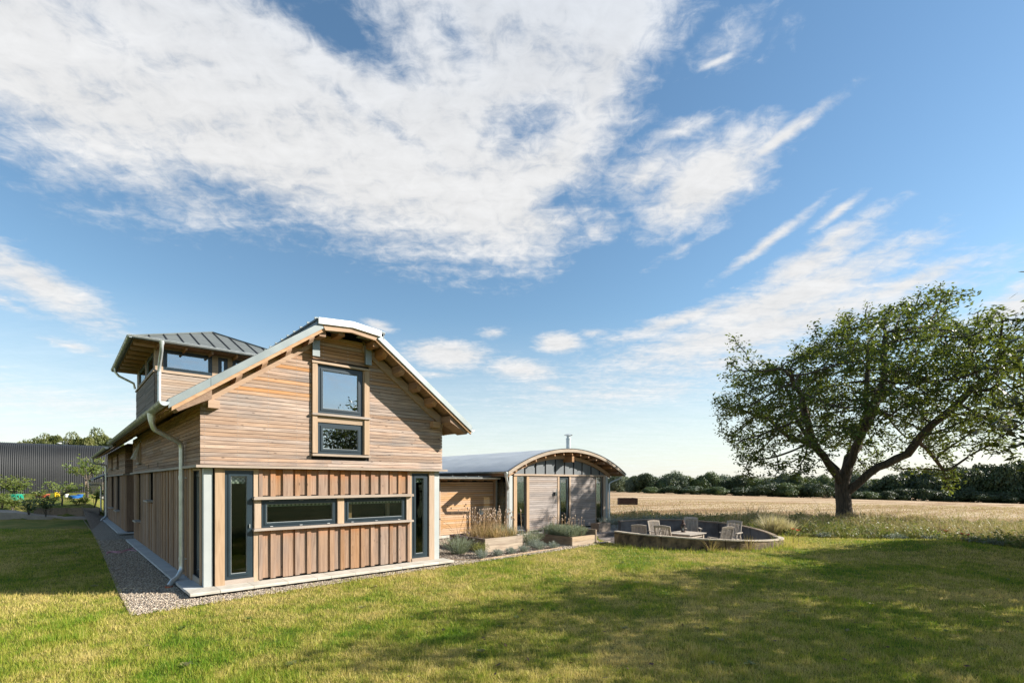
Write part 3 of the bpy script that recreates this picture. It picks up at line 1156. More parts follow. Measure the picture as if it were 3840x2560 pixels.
def window(parent, T, a0, a1, z0, z1, fw=.085, sash=.055, glass='glass', blind=0.0, name='window', bars=(), sashed=True, mat='frame_blue'):
    """frame with an inner sash, a pale gasket line and a pane; d = 0 is the frame's outer face"""
    m = MB(T)
    for b in ((a0, a1, z0, z0 + fw), (a0, a1, z1 - fw, z1), (a0, a0 + fw, z0 + fw, z1 - fw), (a1 - fw, a1, z0 + fw, z1 - fw)):
        m.box(b[0], b[1], 0, .075, b[2], b[3])
    w = m.build(name, mat, parent)
    i0, i1, j0, j1 = a0 + fw, a1 - fw, z0 + fw, z1 - fw
    if sashed:
        s_ = sash
        m = MB(T)
        for b in ((i0, i1, j0, j0 + s_), (i0, i1, j1 - s_, j1), (i0, i0 + s_, j0 + s_, j1 - s_), (i1 - s_, i1, j0 + s_, j1 - s_)):
            m.box(b[0], b[1], -.014, .06, b[2], b[3])
        for zb in bars:
            m.box(i0 + s_, i1 - s_, -.01, .055, zb - .03, zb + .03)
        m.build('sash', mat, w)
        i0, i1, j0, j1 = i0 + s_, i1 - s_, j0 + s_, j1 - s_
    g = .008
    m = MB(T)
    for b in ((i0, i1, j0, j0 + g), (i0, i1, j1 - g, j1), (i0, i0 + g, j0 + g, j1 - g), (i1 - g, i1, j0 + g, j1 - g)):
        m.box(b[0], b[1], .0, .04, b[2], b[3])
    m.build('glazing_bead', 'gasket', w)
    MB(T).box(i0 + g, i1 - g, .022, .026, j0 + g, j1 - g).build('pane', glass, w)
    if blind:
        m = MB(T)
        k = max(4, int((i1 - i0) / .05))
        for q in range(k):
            x0 = i0 + g + (i1 - i0 - 2 * g) * q / k
            x1 = i0 + g + (i1 - i0 - 2 * g) * (q + 1) / k
            m.box(x0, x1, .085 + .012 * (q % 2), .09 + .012 * (q % 2), j1 - blind, j1 + .03)
        m.build('blind', 'blind', w)
    return w


def clad_rows(z0, z1, pitch):
    n = max(1, int(round((z1 - z0) / pitch)))
    return [(z0 + (z1 - z0) * k / n, z0 + (z1 - z0) * (k + 1) / n) for k in range(n)]


def cuts(a0, a1, lo, hi):
    """random butt joints along a row"""
    xs = [a0]
    while a1 - xs[-1] > hi:
        nx = xs[-1] + random.uniform(lo, hi)
        if a1 - nx < .35:
            break
        xs.append(nx)
    xs.append(a1)
    return list(zip(xs, xs[1:]))


# --- gable, upper storey -------------------------------------------------------
GAP = .009
gable = MB()
for xa, xb, parts in ((HX0, 2.25, [(2.57, None)]), (2.25, 3.40, [(2.57, 2.90), (3.66, 3.86), (5.0, None)]), (3.40, HX1, [(2.57, None)])):
    for za, zb in parts:
        if zb is None:
            xs = sorted({xa, xb, *([XM] if xa < XM < xb else [])})
            gable.prism([(xa, za), (xb, za)] + [(x, roof_top(x) - .2) for x in xs[::-1]], 'y', -.055, .16)
        else:
            gable.box(xa, xb, -.055, .16, za, zb)
gable = gable.build('gable_wall', 'breather', house)
BX0, BX1 = -.08, 5.73                        # cladding edges
PITCH = .0832
rows = [(2.615 + PITCH * k, 2.615 + PITCH * (k + 1)) for k in range(38)]
nails = MB()
for za, zb in rows:
    zb2 = zb - GAP
    lim = .235                               # boards stop under the wall rafter

    def xl(z):                               # left end of the wall at height z
        return max(BX0, (z + lim - 3.761) / SL - .693)
    segs = [(None, None)]
    if zb > 2.86 and za < 5.05:
        segs = [(None, 2.125), (3.545, None)]
    if za > 5.66:
        continue
    for sa, sb in segs:
        l0, l1 = (xl(za), xl(zb2)) if sa is None else (sa, sa)
        r0, r1 = (2 * XM - xl(za), 2 * XM - xl(zb2)) if sb is None else (sb, sb)
        if sb is None:
            r0, r1 = min(r0, BX1), min(r1, BX1)
        if r1 - l1 < .06:
            continue
        cs = cuts(l0, r0, 1.8, 4.2)
        for q, (ca, cb) in enumerate(cs):
            a_lo, a_hi = ca, (l1 if q == 0 else ca)
            b_lo, b_hi = cb - (.003 if q < len(cs) - 1 else 0), (r1 if q == len(cs) - 1 else cb - .003)
            if b_hi - a_hi < .02:
                continue
            yj = random.uniform(-.003, .003)
            mat_ = 'larch_eave' if (random.random() < .75 and (za > 5.05 or (za + .9 > roof_top((ca + cb) / 2) - .3 and random.random() < .4))) else 'larch_x'
            b = MB().prism([(a_lo, za), (b_lo, za), (b_hi, zb2), (a_hi, zb2)], 'y', -.083 + yj, -.057)
            b.build('cladding_board', mat_, gable)
            xs = np.arange(math.ceil(ca / .6) * .6, cb, .6)
            for xn in xs:
                if a_hi + .03 < xn < b_hi - .03:
                    nails.box(xn - .005, xn + .005, -.0885 + yj, -.083 + yj, (za + zb2) / 2 - .005, (za + zb2) / 2 + .005)
nails.build('nail_heads', 'nail', gable, kind='stuff')

# --- upper gable windows and their oak surround
TR = dict(y0=-.135, y1=-.05)
sur = MB().box(2.135, 2.245, TR['y0'], TR['y1'], 2.93, 5.00).box(2.245, 2.268, -.1, TR['y1'], 2.93, 5.0).build('window_surround', 'oak_z', house)
for nm, b in (('jamb', (3.405, 3.535, TR['y0'], TR['y1'], 2.93, 5.00)), ('jamb', (3.382, 3.405, -.1, TR['y1'], 2.93, 5.0))):
    MB().box(*b).build(nm, 'oak_z', sur)
MB().box(2.12, 3.55, -.155, -.05, 5.00, 5.05).build('head', 'oak_x', sur)
MB().box(2.12, 3.55, -.175, -.05, 3.80, 3.85).build('transom', 'sill_x', sur)
MB().box(2.268, 3.382, -.10, -.05, 3.65, 3.80).build('spandrel_board', 'oak_x', sur)
MB().box(2.12, 3.55, -.175, -.05, 2.86, 2.91).build('sill', 'sill_x', sur)
window(house, front_T(-.075), 2.27, 3.38, 3.86, 4.985, .07, .05, 'glass_coated')
window(house, front_T(-.075), 2.27, 3.38, 2.915, 3.645, .07, .05, 'glass_coated')

# --- trim between the storeys
band = MB()
band.box(-.165, 5.86, -.165, -.05, 2.552, 2.603)
band.build('storey_band', 'sill_x', house)
MB().box(-.165, -.05, -.05, HY1 + .05, 2.552, 2.603).build('storey_band', 'sill_y', house)

# --- gable, lower storey
lower = MB()
grid_wall(lower, .0, 5.68, .125, 2.552, .05, .2, [(.37, .91, .2, 2.50), (1.08, 2.76, 1.24, 1.87), (2.94, 4.63, 1.24, 1.87), (4.81, 5.30, .2, 2.49)])
lower = lower.build('lower_gable_wall', 'breather', house)
xs = [1.04, 1.275, 1.537, 1.798, 2.066, 2.326, 2.596, 2.855, 3.114, 3.379, 3.641, 3.905, 4.163, 4.414, 4.686]
for z0, z1, mt in ((.15, 1.205, 'larch_up'), (1.945, 2.548, 'larch_up_top')):
    for k in range(14):
        x0, x1 = xs[k], xs[k + 1]
        piece('upright_board', mt, lower, x0 + .004, x1 - .004, .012 + random.uniform(-.003, .003), .045, z0 + .02, z1)
        bw = random.uniform(.07, .10) if k else .06
        if k % 3 != 2 or k == 0:
            piece('batten', mt, lower, x0 - .012, x0 + bw, -.028 + random.uniform(-.004, .004), .0115, z0, z1)
        else:
            piece('batten', mt, lower, x0 - .012, x0 + .20, -.026, .0115, z0, z1)
    piece('batten', mt, lower, xs[-1] - .01, 4.745, -.028, .0115, z0, z1)
# oak posts, heads and sills of the ground floor
MB().box(.19, .365, -.045, .06, .125, 2.548).build('oak_post', 'oak_z', house)
MB().box(.925, 1.035, -.01, .06, .125, 2.548).build('oak_post', 'oak_z', house)
MB().box(.365, .925, .0, .06, 2.50, 2.548).build('door_head', 'oak_x', house)
MB().box(.365, .925, -.03, .06, .125, .215).build('door_sill', 'sill_x', house)
MB().box(2.765, 2.925, -.04, .06, 1.262, 1.875).build('oak_post', 'oak_z', house)
MB().box(.935, 1.068, -.035, -.012, 1.262, 1.875).build('oak_post', 'oak_z', house)
MB().box(4.635, 4.76, -.04, .06, 1.262, 1.875).build('oak_post', 'oak_z', house)
MB().box(5.345, 5.51, -.03, .06, .125, 2.548).build('oak_post', 'oak_z', house)
MB().box(4.752, 4.806, -.01, .05, .125, 2.548).build('oak_post', 'oak_z', house)
MB().box(4.806, 5.345, .0, .06, 2.49, 2.548).build('door_head', 'oak_x', house)
MB().box(4.806, 5.345, -.03, .06, .125, .212).build('door_sill', 'sill_x', house)
for z0, z1 in ((1.878, 1.942), (1.207, 1.258)):
    MB().prism([(.9, z0), (.9, z1 - .02), (.915, z1), (4.785, z1), (4.80, z1 - .02), (4.80, z0)], 'y', -.135, .049).build('window_ledge', 'sill_x', house)
window(house, front_T(.0), .375, .905, .222, 2.497, .064, .048, 'glass', .16, 'glazed_door')
window(house, front_T(.0), 4.81, 5.30, .216, 2.487, .07, .05, 'glass', .12, 'glazed_door')
for a0, a1 in ((1.085, 2.755), (2.945, 4.625)):
    window(house, front_T(.0), a0, a1, 1.264, 1.872, .055, .045, 'glass', .06, 'strip_window')
for a0, a1 in ((1.085, 2.755), (2.945, 4.625)):
    for f_ in (.12, .5, .88):
        xc = a0 + (a1 - a0) * f_
        MB().box(xc - .05, xc + .05, -.018, -.001, 1.838, 1.846).build('trickle_vent', 'gasket', house)
        MB().box(xc - .03, xc + .03, -.02, -.001, 1.279, 1.287).build('drain_cover', 'white_paint', house)
MB().box(.836, .846, -.045, -.015, 1.28, 1.36).build('door_handle', 'galv', house)
# zinc-clad steel corner posts
MB().box(-.005, .155, .0, .16, .125, 2.55).build('corner_post', 'zinc_post', house)
MB().box(5.515, 5.685, -.005, .16, .125, 2.55).build('corner_post', 'zinc_post', house)

# --- long side, facing the left lawn
side = MB()
grid_wall(side, .2, HY1, .125, 3.9, .0, .16, [(.35, 1.05, .25, 2.5), (6.95, 7.85, 1.69, 2.53), (10.05, 10.95, .88, 2.53), (9.6, 10.25, 2.93, 3.62)], front=False)
side.box(.0, .2, .16, .2, .125, 3.9)
side.box(.0, 5.68, HY1 - .16, HY1, .125, 3.9)
side.box(5.52, 5.68, .2, HY1 - .16, .125, 3.9)
side = side.build('side_wall', 'breather', house)
for za, zb in [(2.615 + PITCH * k, 2.615 + PITCH * (k + 1)) for k in range(15)]:
    for ya, yb in cuts(-.055, HY1, 1.2, 3.6):
        segs = [(ya, yb)]
        if zb > 2.90 and za < 3.66:
            segs = [s for s in ((ya, min(yb, 9.56)), (max(ya, 10.29), yb)) if s[1] - s[0] > .05]
        for s0, s1 in segs:
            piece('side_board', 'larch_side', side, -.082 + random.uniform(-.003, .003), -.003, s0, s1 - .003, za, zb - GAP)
y = 1.30
k = 0
while y < HY1 - .12:
    y1 = min(y + .2635, HY1)
    spans = [(.15, 2.548)]
    for w0, w1, zs in ((6.90, 7.90, 1.66), (10.0, 11.0, .85)):
        if y1 > w0 + .02 and y < w1 - .02:
            spans = [(.15, zs - .05)]
    for z0, z1 in spans:
        piece('side_upright', 'larch_up_shaded', side, -.028 + random.uniform(-.004, .004), -.003, y + .003, y1 - .003, z0, z1)
        piece('side_batten', 'larch_batten_lit', side, -.075 + random.uniform(-.006, .004), -.0285, y - .02, y + random.uniform(.06, .085), z0, z1)
    y = y1
    k += 1
# corner window on the long side with its oak jambs
MB().box(-.05, .06, 1.06, 1.28, .125, 2.548).build('oak_post', 'oak_z', house)
MB().box(-.02, .06, .19, .345, .125, 2.548).build('oak_post', 'oak_z', house)
MB().box(-.02, .06, .345, 1.06, .125, .245).build('door_sill', 'sill_y', house)
MB().box(-.02, .06, .345, 1.06, 2.50, 2.548).build('door_head', 'oak_y', house)
window(house, left_T(.05), .35, 1.055, .25, 2.497, .07, .05, 'glass', 0, 'side_window')
for w0, w1, z0, z1 in ((6.95, 7.85, 1.69, 2.53), (10.05, 10.95, .88, 2.53)):
    MB().box(-.05, .12, w0 - .05, w0, z0, z1).build('window_lining', 'oak_z', house)
    MB().box(-.05, .12, w1, w1 + .05, z0, z1).build('window_lining', 'oak_z', house)
    MB().box(-.2, .12, w0 - .06, w1 + .06, z0 - .05, z0).build('window_ledge', 'sill_y', house)
    window(house, left_T(.08), w0, w1, z0, z1, .07, .05, 'glass', 0, 'side_window', bars=(() if z0 > 1 else (1.75,)))
# upper side window standing open
MB().box(-.13, .05, 9.56, 9.62, 2.93, 3.62).build('window_lining', 'oak_z', house)
MB().box(-.13, .05, 10.23, 10.29, 2.93, 3.62).build('window_lining', 'oak_z', house)
MB().box(-.16, .05, 9.52, 10.33, 2.88, 2.93).build('window_ledge', 'sill_y', house)
window(house, left_T(.03), 9.63, 10.22, 2.94, 3.62, .05, .04, 'glass', 0, 'side_window')
op = MB()
op.beam((-.10, 9.60, 3.64), (-.36, 9.60, 3.04), .035, .05, (0, 1, 0)).beam((-.10, 9.60, 3.64), (-.06, 9.60, 3.64), .03, .05)
op.prism([(-.10, 3.66), (-.075, 3.66), (-.24, 3.03), (-.33, 3.03)], 'y', 9.625, 9.64)
op.build('open_casement', 'galv', house)
for yy in (5.6, 7.55):
    MB().box(-.089, -.083, yy, yy + .07, 2.70, 2.82).build('vent_slot', 'recess', house)

# --- plinth stones and the dark recess under them
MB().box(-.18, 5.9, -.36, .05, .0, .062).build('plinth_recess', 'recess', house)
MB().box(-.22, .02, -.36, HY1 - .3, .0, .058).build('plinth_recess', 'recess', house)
xs_ = [-.325, .19, .80, 1.47, 2.10, 2.42, 3.00, 3.62, 4.24, 4.86, 5.35, 5.83]
for x0, x1 in zip(xs_, xs_[1:]):
    MB().prism([(-.515, .068), (-.515, .11), (-.50, .122), (.0, .124), (.0, .068)], 'x', x0 + .004, x1 - .004).build('plinth_stone', 'stone', house)
yy = .002
while yy < HY1 - .4:
    y1 = yy + random.choice((.30, .44, .60))
    piece('side_plinth_stone', 'stone_side', house, -.325 + random.uniform(-.004, .004), -.004, yy + .003, y1 - .003, .066, .121)
    yy = y1

# --- roof -----------------------------------------------------------------------
YF, YB_ = -.70, HY1 + .55


def slope_pts(side_, x0, x1, t0, t1):
    """cross-section of a strip of the roof between x0 and x1, t below the top line"""
    P = [(x0, roof_top(x0) - t0), (x1, roof_top(x1) - t0), (x1, roof_top(x1) - t1), (x0, roof_top(x0) - t1)]
    return P if side_ == 0 else [(2 * XM - a, b) for a, b in P]


for s_ in (0, 1):
    rf = MB().prism(slope_pts(s_, -.69, 2.12, .0, .075), 'y', YF + .04, YB_).build('roof_slope', 'zinc_dark', house)
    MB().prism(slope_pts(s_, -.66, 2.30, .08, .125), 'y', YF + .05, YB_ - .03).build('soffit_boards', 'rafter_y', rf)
    # standing seams
    for k in range(28):
        yk = YF + .25 + k * .47
        MB().prism(slope_pts(s_, -.68, 2.10, -.03, -.001), 'y', yk, yk + .012).build('standing_seam', 'zinc_dark', rf)
    # verge flashing in two lengths, barge board behind
    for xa, xb in ((-.693, -.02), (-.014, 2.22)) if s_ == 0 else ((-.64, 2.22),):
        MB().prism(slope_pts(s_, xa, xb, -.012, .15), 'y', YF - .012, YF + .035).build('verge_flashing', 'zinc', rf)
    MB().prism(slope_pts(s_, -.64, 2.30, .152, .225), 'y', YF + .02, YF + .075).build('barge_board', 'rafter', house)
    # rafter against the wall with its tail
    MB().prism(slope_pts(s_, -.05, 2.30, .20, .44), 'y', -.165, -.09).build('wall_rafter', 'rafter', house)
    tail = [(-.57, roof_top(-.57) - .226), (.30, roof_top(.30) - .226), (.30, roof_top(.30) - .44), (.0, roof_top(.30) - .56), (-.55, roof_top(-.57) - .30)]
    tail = [(-.57, roof_top(-.57) - .23), (.02, roof_top(.02) - .23), (.02, roof_top(.02) - .40), (-.16, roof_top(-.16) - .36), (-.53, roof_top(-.53) - .30)]
    if s_:
        tail = [(2 * XM - a, b) for a, b in tail]
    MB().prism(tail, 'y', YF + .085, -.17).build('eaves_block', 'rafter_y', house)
    # look-outs carrying the verge
    for k, xc in enumerate((.50, .98, 1.46, 1.94)):
        cx_ = xc if s_ == 0 else 2 * XM - xc
        zt_ = roof_top(xc) - .16
        w_ = .055
        sgn = SL if s_ == 0 else -SL
        P = []
        for yv, hh in ((-.166, .20), (YF + .085, .20)):
            pass
        lo_ = MB()
        vs_ = []
        for dx in (-w_, w_):
            zt2 = zt_ + sgn * dx
            vs_ += [(cx_ + dx, YF + .078, zt2), (cx_ + dx, -.16, zt2), (cx_ + dx, -.16, zt2 - .17), (cx_ + dx, YF + .17, zt2 - .17), (cx_ + dx, YF + .078, zt2 - .10)]
        lo_.add(vs_, [(0, 1, 2, 3, 4), (9, 8, 7, 6, 5), (0, 5, 6, 1), (1, 6, 7, 2), (2, 7, 8, 3), (3, 8, 9, 4), (4, 9, 5, 0)])
        lo_.build('look_out', 'rafter_y', house)
    # wall-plate purlin end
    px = (.03, .235) if s_ == 0 else (5.33, 5.56)
    MB().box(px[0], px[1], -.24, -.084, 3.745, 3.90).build('purlin_end', 'rafter', house)
    # rafter tails along the eaves
    for k in range(21):
        yk = -.05 + k * .6
        pts = [(-.60, roof_top(-.60) - .13), (.05, roof_top(.05) - .13), (.05, roof_top(.05) - .26), (-.58, roof_top(-.60) - .20)]
        if s_:
            pts = [(2 * XM - a, b) for a, b in pts]
        MB().prism(pts, 'y', yk, yk + .055).build('rafter_tail', 'rafter', house)
    MB().prism([(a if s_ == 0 else 2 * XM - a, b) for a, b in ((-.665, 3.66), (-.64, 3.66), (-.64, 3.755), (-.665, 3.755))], 'y', YF + .04, YB_).build('eaves_fascia', 'rafter_y', house)


def gutter(name, parent, x, y0, y1, z, r=.075, out=-1, mat='galv_dull', brackets=.6):
    """half-round gutter along Y"""
    n = 8
    prof = [(x + r * math.cos(math.pi + math.pi * k / n), z + r * math.sin(math.pi + math.pi * k / n)) for k in range(n + 1)]
    inner = [(x + (r - .006) * math.cos(math.pi + math.pi * k / n), z + (r - .006) * math.sin(math.pi + math.pi * k / n)) for k in range(n + 1)]
    g = MB().prism(prof + inner[::-1], 'y', y0, y1)
    g.tube([(x + out * r, y0, z + .004), (x + out * r, y1, z + .004)], .009, 6)
    o_ = g.build(name, mat, parent, smooth=True)
    # stop ends
    for ye in (y0, y1):
        MB().prism(prof, 'y', ye - .004, ye + .004).build('stop_end', 'galv', o_)
    if brackets:
        k = 0
        y = y0 + .2
        while y < y1:
            b = MB()
            pr = [(x + (r + .004) * math.cos(math.pi + math.pi * q / n), z + (r + .004) * math.sin(math.pi + math.pi * q / n)) for q in range(n + 1)]
            pr2 = [(x + (r + .009) * math.cos(math.pi + math.pi * q / n), z + (r + .009) * math.sin(math.pi + math.pi * q / n)) for q in range(n + 1)]
            b.prism(pr + pr2[::-1], 'y', y, y + .025)
            b.build('gutter_bracket', mat, o_)
            y += brackets
            k += 1
    return o_


def downpipe(parent, x, y, z, xw, z_bend, y_w, foot_dx=-.26, foot_dy=-.05, r=.05, mat='galv', clips=()):
    """funnel, swan neck to the wall, straight pipe, kicked shoe and clay socket"""
    p = MB()
    path = [(x, y, z), (x, y, z - .12)]
    a = Vector((x, y, z - .12))
    b = Vector((xw, y_w, z_bend))
    c1 = a + Vector((0, 0, -.13))
    c2 = b + Vector((0, 0, .13))
    for k in range(1, 4):
        t_ = k / 4
        path.append(tuple(a.lerp(c1, t_).lerp(c1.lerp(c2, .12), t_)))
    path.append(tuple(c1.lerp(c2, .12)))
    path.append(tuple(c1.lerp(c2, .88)))
    for k in range(1, 4):
        t_ = k / 4
        path.append(tuple(c1.lerp(c2, .88).lerp(c2, t_).lerp(c2.lerp(b, t_), t_)))
    path.append(tuple(b))
    path.append((xw, y_w, .42))
    f = Vector((xw, y_w, .30))
    q = Vector((xw + foot_dx, y_w + foot_dy, .10))
    path.append((xw, y_w, .33))
    for k in range(1, 4):
        t_ = k / 4
        path.append(tuple(Vector((xw, y_w, .33)).lerp(Vector((xw, y_w, .20)), t_).lerp(Vector((xw, y_w, .20)).lerp(q, .5), t_)))
    path.append(tuple(Vector((xw, y_w, .20)).lerp(q, .75)))
    path.append((xw + foot_dx, y_w + foot_dy, .045))
    o_ = p.tube(path, r, 12).build('downpipe', mat, parent, smooth=True)
    MB().lathe([(r * 1.1, z - .12), (r * 1.5, z + .02), (r * 1.55, z + .05)], x, y, 12).build('hopper', mat, o_, smooth=True)
    for zc in (*clips, .55):
        MB().lathe([(r * 1.12, zc - .045), (r * 1.14, zc), (r * 1.12, zc + .045)], xw, y_w, 12).build('pipe_socket', mat, o_, smooth=True)
        MB().box(xw + r, xw + r + .07, y_w - .012, y_w + .012, zc - .012, zc + .012).build('pipe_bracket', 'galv', o_)
    MB().lathe([(r * 1.35, .0), (r * 1.45, .05), (r * 1.2, .05), (r * 1.15, .0)], xw + foot_dx, y_w + foot_dy, 14).build('clay_socket', 'terracotta', o_, smooth=True)
    return o_


gutter('gutter', house, -.755, YF - .01, YB_ - .1, 3.725, .078, -1)
gutter('gutter', house, 2 * XM + .71, YF + .03, YB_ - .1, 3.71, .06, 1)
downpipe(house, -.76, .95, 3.62, -.165, 2.98, 1.42, -.28, -.34, .05, clips=(2.35,))

# ridge cap: a raised shallow lid with upright sides and seams
cap = MB().prism([(2.0, 5.845), (XM, 5.918), (3.65, 5.845), (3.65, 5.80), (XM, 5.87), (2.0, 5.80)], 'y', YF - .02, YB_).build('ridge_cap', 'zinc_dark', house)
MB().prism([(2.035, 5.725), (XM, 5.795), (3.53, 5.725), (3.53, 5.862), (XM, 5.936), (2.035, 5.862)], 'y', YF - .065, YF - .022).build('cap_fascia', 'cap_lit', cap)
MB().prism([(2.2, 5.62), (XM, 5.69), (3.40, 5.62), (3.46, 5.725), (XM, 5.792), (2.14, 5.725)], 'y', YF - .02, YF + .05).build('cap_beam', 'rafter', cap)
for xs2 in ((2.02, 2.045), (3.605, 3.63)):
    MB().box(xs2[0], xs2[1], YF - .015, YB_ - .01, 5.70, 5.80).build('cap_cheek', 'cap_shaded', cap)
for k in range(30):
    yk = YF + .02 + k * .45
    MB().prism([(1.975, 5.835), (1.975, 5.875), (XM, 5.95), (3.675, 5.875), (3.675, 5.835), (XM, 5.915)], 'y', yk, yk + .03).build('cap_seam', 'zinc', cap)
for xa in (2.30, 3.0):
    for q in range(3):
        MB().box(xa + .0, xa + .34, YF + .06 + q * .05, YF + .085 + q * .05, 5.655, 5.665).build('cap_slat', 'zinc', cap)
MB().box(2.28, 3.37, -.165, -.085, 5.60, 5.66).build('collar_beam', 'rafter', house)
for xa, xb, zb in ((2.10, 2.265, 5.60), (3.385, 3.545, 5.60)):
    MB().box(xa, xb, -.235, -.172, 5.135, zb).build('steel_plate', 'zinc', house)
for xc in (2.18, 2.62, 3.46):
    MB().box(xc - .07, xc + .07, YF + .09, -.168, 5.50 if xc != 2.62 else 5.60, 5.64 if xc != 2.62 else 5.74).build('ridge_purlin', 'rafter_y', house)

# rooms behind the glass
rm = MB()
rm.box(.17, 5.5, .21, 5.0, .118, .13).box(.17, 5.5, .25, 5.0, 2.56, 2.60).box(.17, 5.5, 4.5, 4.6, .13, 2.56).box(.17, 5.5, 4.5, 4.6, 2.6, 4.6)
rm.box(.17, .19, .8, 4.5, 2.6, 4.3)
rm.build('rooms', 'room_dark', house)
for xp in (3.2, 4.25):
    MB().box(xp, xp + .08, .32, .40, .13, 2.56).build('post_or_reflection', 'link_x', house)
MB().box(4.97, 5.0, .24, .27, .13, 2.5).build('post_or_reflection', 'link_x', house)  # pale timber strip standing in for a reflection in the right door's glass

# --- tower ------------------------------------------------------------------------
TX0, TX1, TY0, TY1, TE = 0.0, 3.9, 6.9, 11.67, 6.46
tw = MB()
grid_wall(tw, TX0, TX1, 3.6, 6.42, TY0, TY0 + .12, [(.2, 1.52, 5.70, 6.34), (1.69, 1.97, 5.70, 6.34), (2.11, 3.7, 5.70, 6.34)])
grid_wall(tw, TY0 + .12, TY1, 3.6, 6.42, TX0, TX0 + .12, [(7.25, 9.0, 5.70, 6.34), (9.2, 11.2, 5.70, 6.34)], front=False)
grid_wall(tw, TX0 + .12, TX1, 3.6, 6.42, TY1 - .12, TY1, [(.4, 3.4, 5.70, 6.34)])
grid_wall(tw, TY0 + .12, TY1 - .12, 3.6, 6.42, TX1 - .12, TX1, [(7.4, 11.0, 5.70, 6.34)], front=False)
tw = tw.build('tower_wall', 'oak_x', house)
for za, zb in clad_rows(3.95, 5.60, .0835):
    for xa, xb in cuts(TX0 + .0, TX1, 1.4, 3.4):
        piece('tower_board', 'larch_tower', tw, xa, xb - .003, TY0 - .028 + random.uniform(-.002, .002), TY0 - .002, za, zb - GAP)
    for ya, yb in cuts(TY0 - .002, TY1, 1.2, 3.2):
        piece('tower_side_board', 'larch_tower_shaded', tw, TX0 - .03 + random.uniform(-.003, .003), TX0 - .002, ya, yb - .003, za, zb - GAP)
MB().box(TX0 - .06, TX1, TY0 - .06, TY0, 5.61, 5.665).build('tower_sill', 'oak_x', tw)
MB().box(TX0 - .06, TX0, TY0, TY1, 5.61, 5.665).build('tower_sill', 'oak_y', tw)
for a0, a1 in ((.2, 1.52), (1.69, 1.97), (2.11, 3.7)):
    window(house, front_T(TY0 + .01), a0, a1, 5.70, 6.34, .06, .04, 'glass_coated', 0, 'tower_window')
for a0, a1 in ((7.25, 9.0), (9.2, 11.2)):
    window(house, left_T(TX0 + .01), a0, a1, 5.70, 6.34, .06, .04, 'glass', 0, 'tower_window')
window(house, front_T(TY1 - .09), .4, 3.4, 5.70, 6.34, .06, .04, 'glass', 0, 'tower_window')
EX0, EX1, EY0, EY1 = TX0 - .6, TX1 + .6, TY0 - .6, TY1 + .6
RX, RY0, RY1, RZ = 1.95, 9.0, 9.6, 7.66
rv = [(EX0, EY0, TE), (EX1, EY0, TE), (EX1, EY1, TE), (EX0, EY1, TE), (RX, RY0, RZ), (RX, RY1, RZ)]
tr = MB().add(rv + [(x, y, z - .06) for x, y, z in rv[:4]], [(0, 1, 4), (1, 2, 5, 4), (2, 3, 5), (3, 0, 4, 5), (6, 9, 8, 7), (0, 6, 7, 1), (1, 7, 8, 2), (2, 8, 9, 3), (3, 9, 6, 0)])
tr = tr.build('tower_roof', 'zinc', house)
MATS['tower_zinc'] = plain('tower_zinc', (.135, .15, .14), (.11, .122, .116), 3, .5, .2)
tr.data.materials.clear()
tr.data.materials.append(MATS['tower_zinc'])
for k in range(1, 12):                        # seams on the slope facing the garden
    x = EX0 + (EX1 - EX0) * k / 12
    f = min((x - EX0) / (RX - EX0), (EX1 - x) / (EX1 - RX))
    yt, zt = EY0 + (RY0 - EY0) * f, TE + (RZ - TE) * f
    MB().beam((x, EY0, TE + .012), (x, yt - .02, zt + .006), .025, .03).build('standing_seam', 'seam_dark', tr)
for k in range(1, 12):
    y = EY0 + (EY1 - EY0) * k / 12
    f = min((y - EY0) / (RY0 - EY0), (EY1 - y) / (EY1 - RY1), 1)
    MB().beam((EX0, y, TE + .012), (EX0 + (RX - EX0) * f, y, TE + (RZ - TE) * f + .006), .025, .03).build('standing_seam', 'seam_dark', tr)
for a, b in (((EX0, EY0, TE), (RX, RY0, RZ)), ((EX1, EY0, TE), (RX, RY0, RZ)), ((EX0, EY1, TE), (RX, RY1, RZ)), ((RX, RY0, RZ), (RX, RY1, RZ))):
    MB().beam((a[0], a[1], a[2] + .02), (b[0], b[1], b[2] + .02), .05, .04).build('hip_capping', 'tower_zinc', tr)
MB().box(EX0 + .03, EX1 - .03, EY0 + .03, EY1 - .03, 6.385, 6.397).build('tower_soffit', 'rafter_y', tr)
for k in range(8):
    yk = EY0 + .35 + k * .7
    MB().box(EX0 + .05, TX0 + .1, yk, yk + .05, 6.29, 6.384).build('rafter_tail', 'rafter', tr)
for k in range(6):
    xk = EX0 + .6 + k * .7
    MB().box(xk, xk + .05, EY0 + .05, TY0 + .05, 6.29, 6.384).build('rafter_tail', 'rafter_y', tr)
gutter('tower_gutter', house, EX0 - .06, EY0 - .10, EY1 + .06, TE - .0, .07, -1, brackets=.5)
# front gutter runs along X: turn the same profile
g = MB()
n_, r_ = 8, .07
pr_ = [((EY0 - .06) + r_ * math.cos(math.pi + math.pi * k / n_), TE + r_ * math.sin(math.pi + math.pi * k / n_)) for k in range(n_ + 1)]
pi_ = [((EY0 - .06) + (r_ - .006) * math.cos(math.pi + math.pi * k / n_), TE + (r_ - .006) * math.sin(math.pi + math.pi * k / n_)) for k in range(n_ + 1)]
g.prism(pr_ + pi_[::-1], 'x', EX0 - .11, EX1)
g.tube([(EX0 - .11, EY0 - .13, TE + .004), (EX1, EY0 - .13, TE + .004)], .009, 6)
g.build('tower_gutter', 'galv', house, smooth=True)
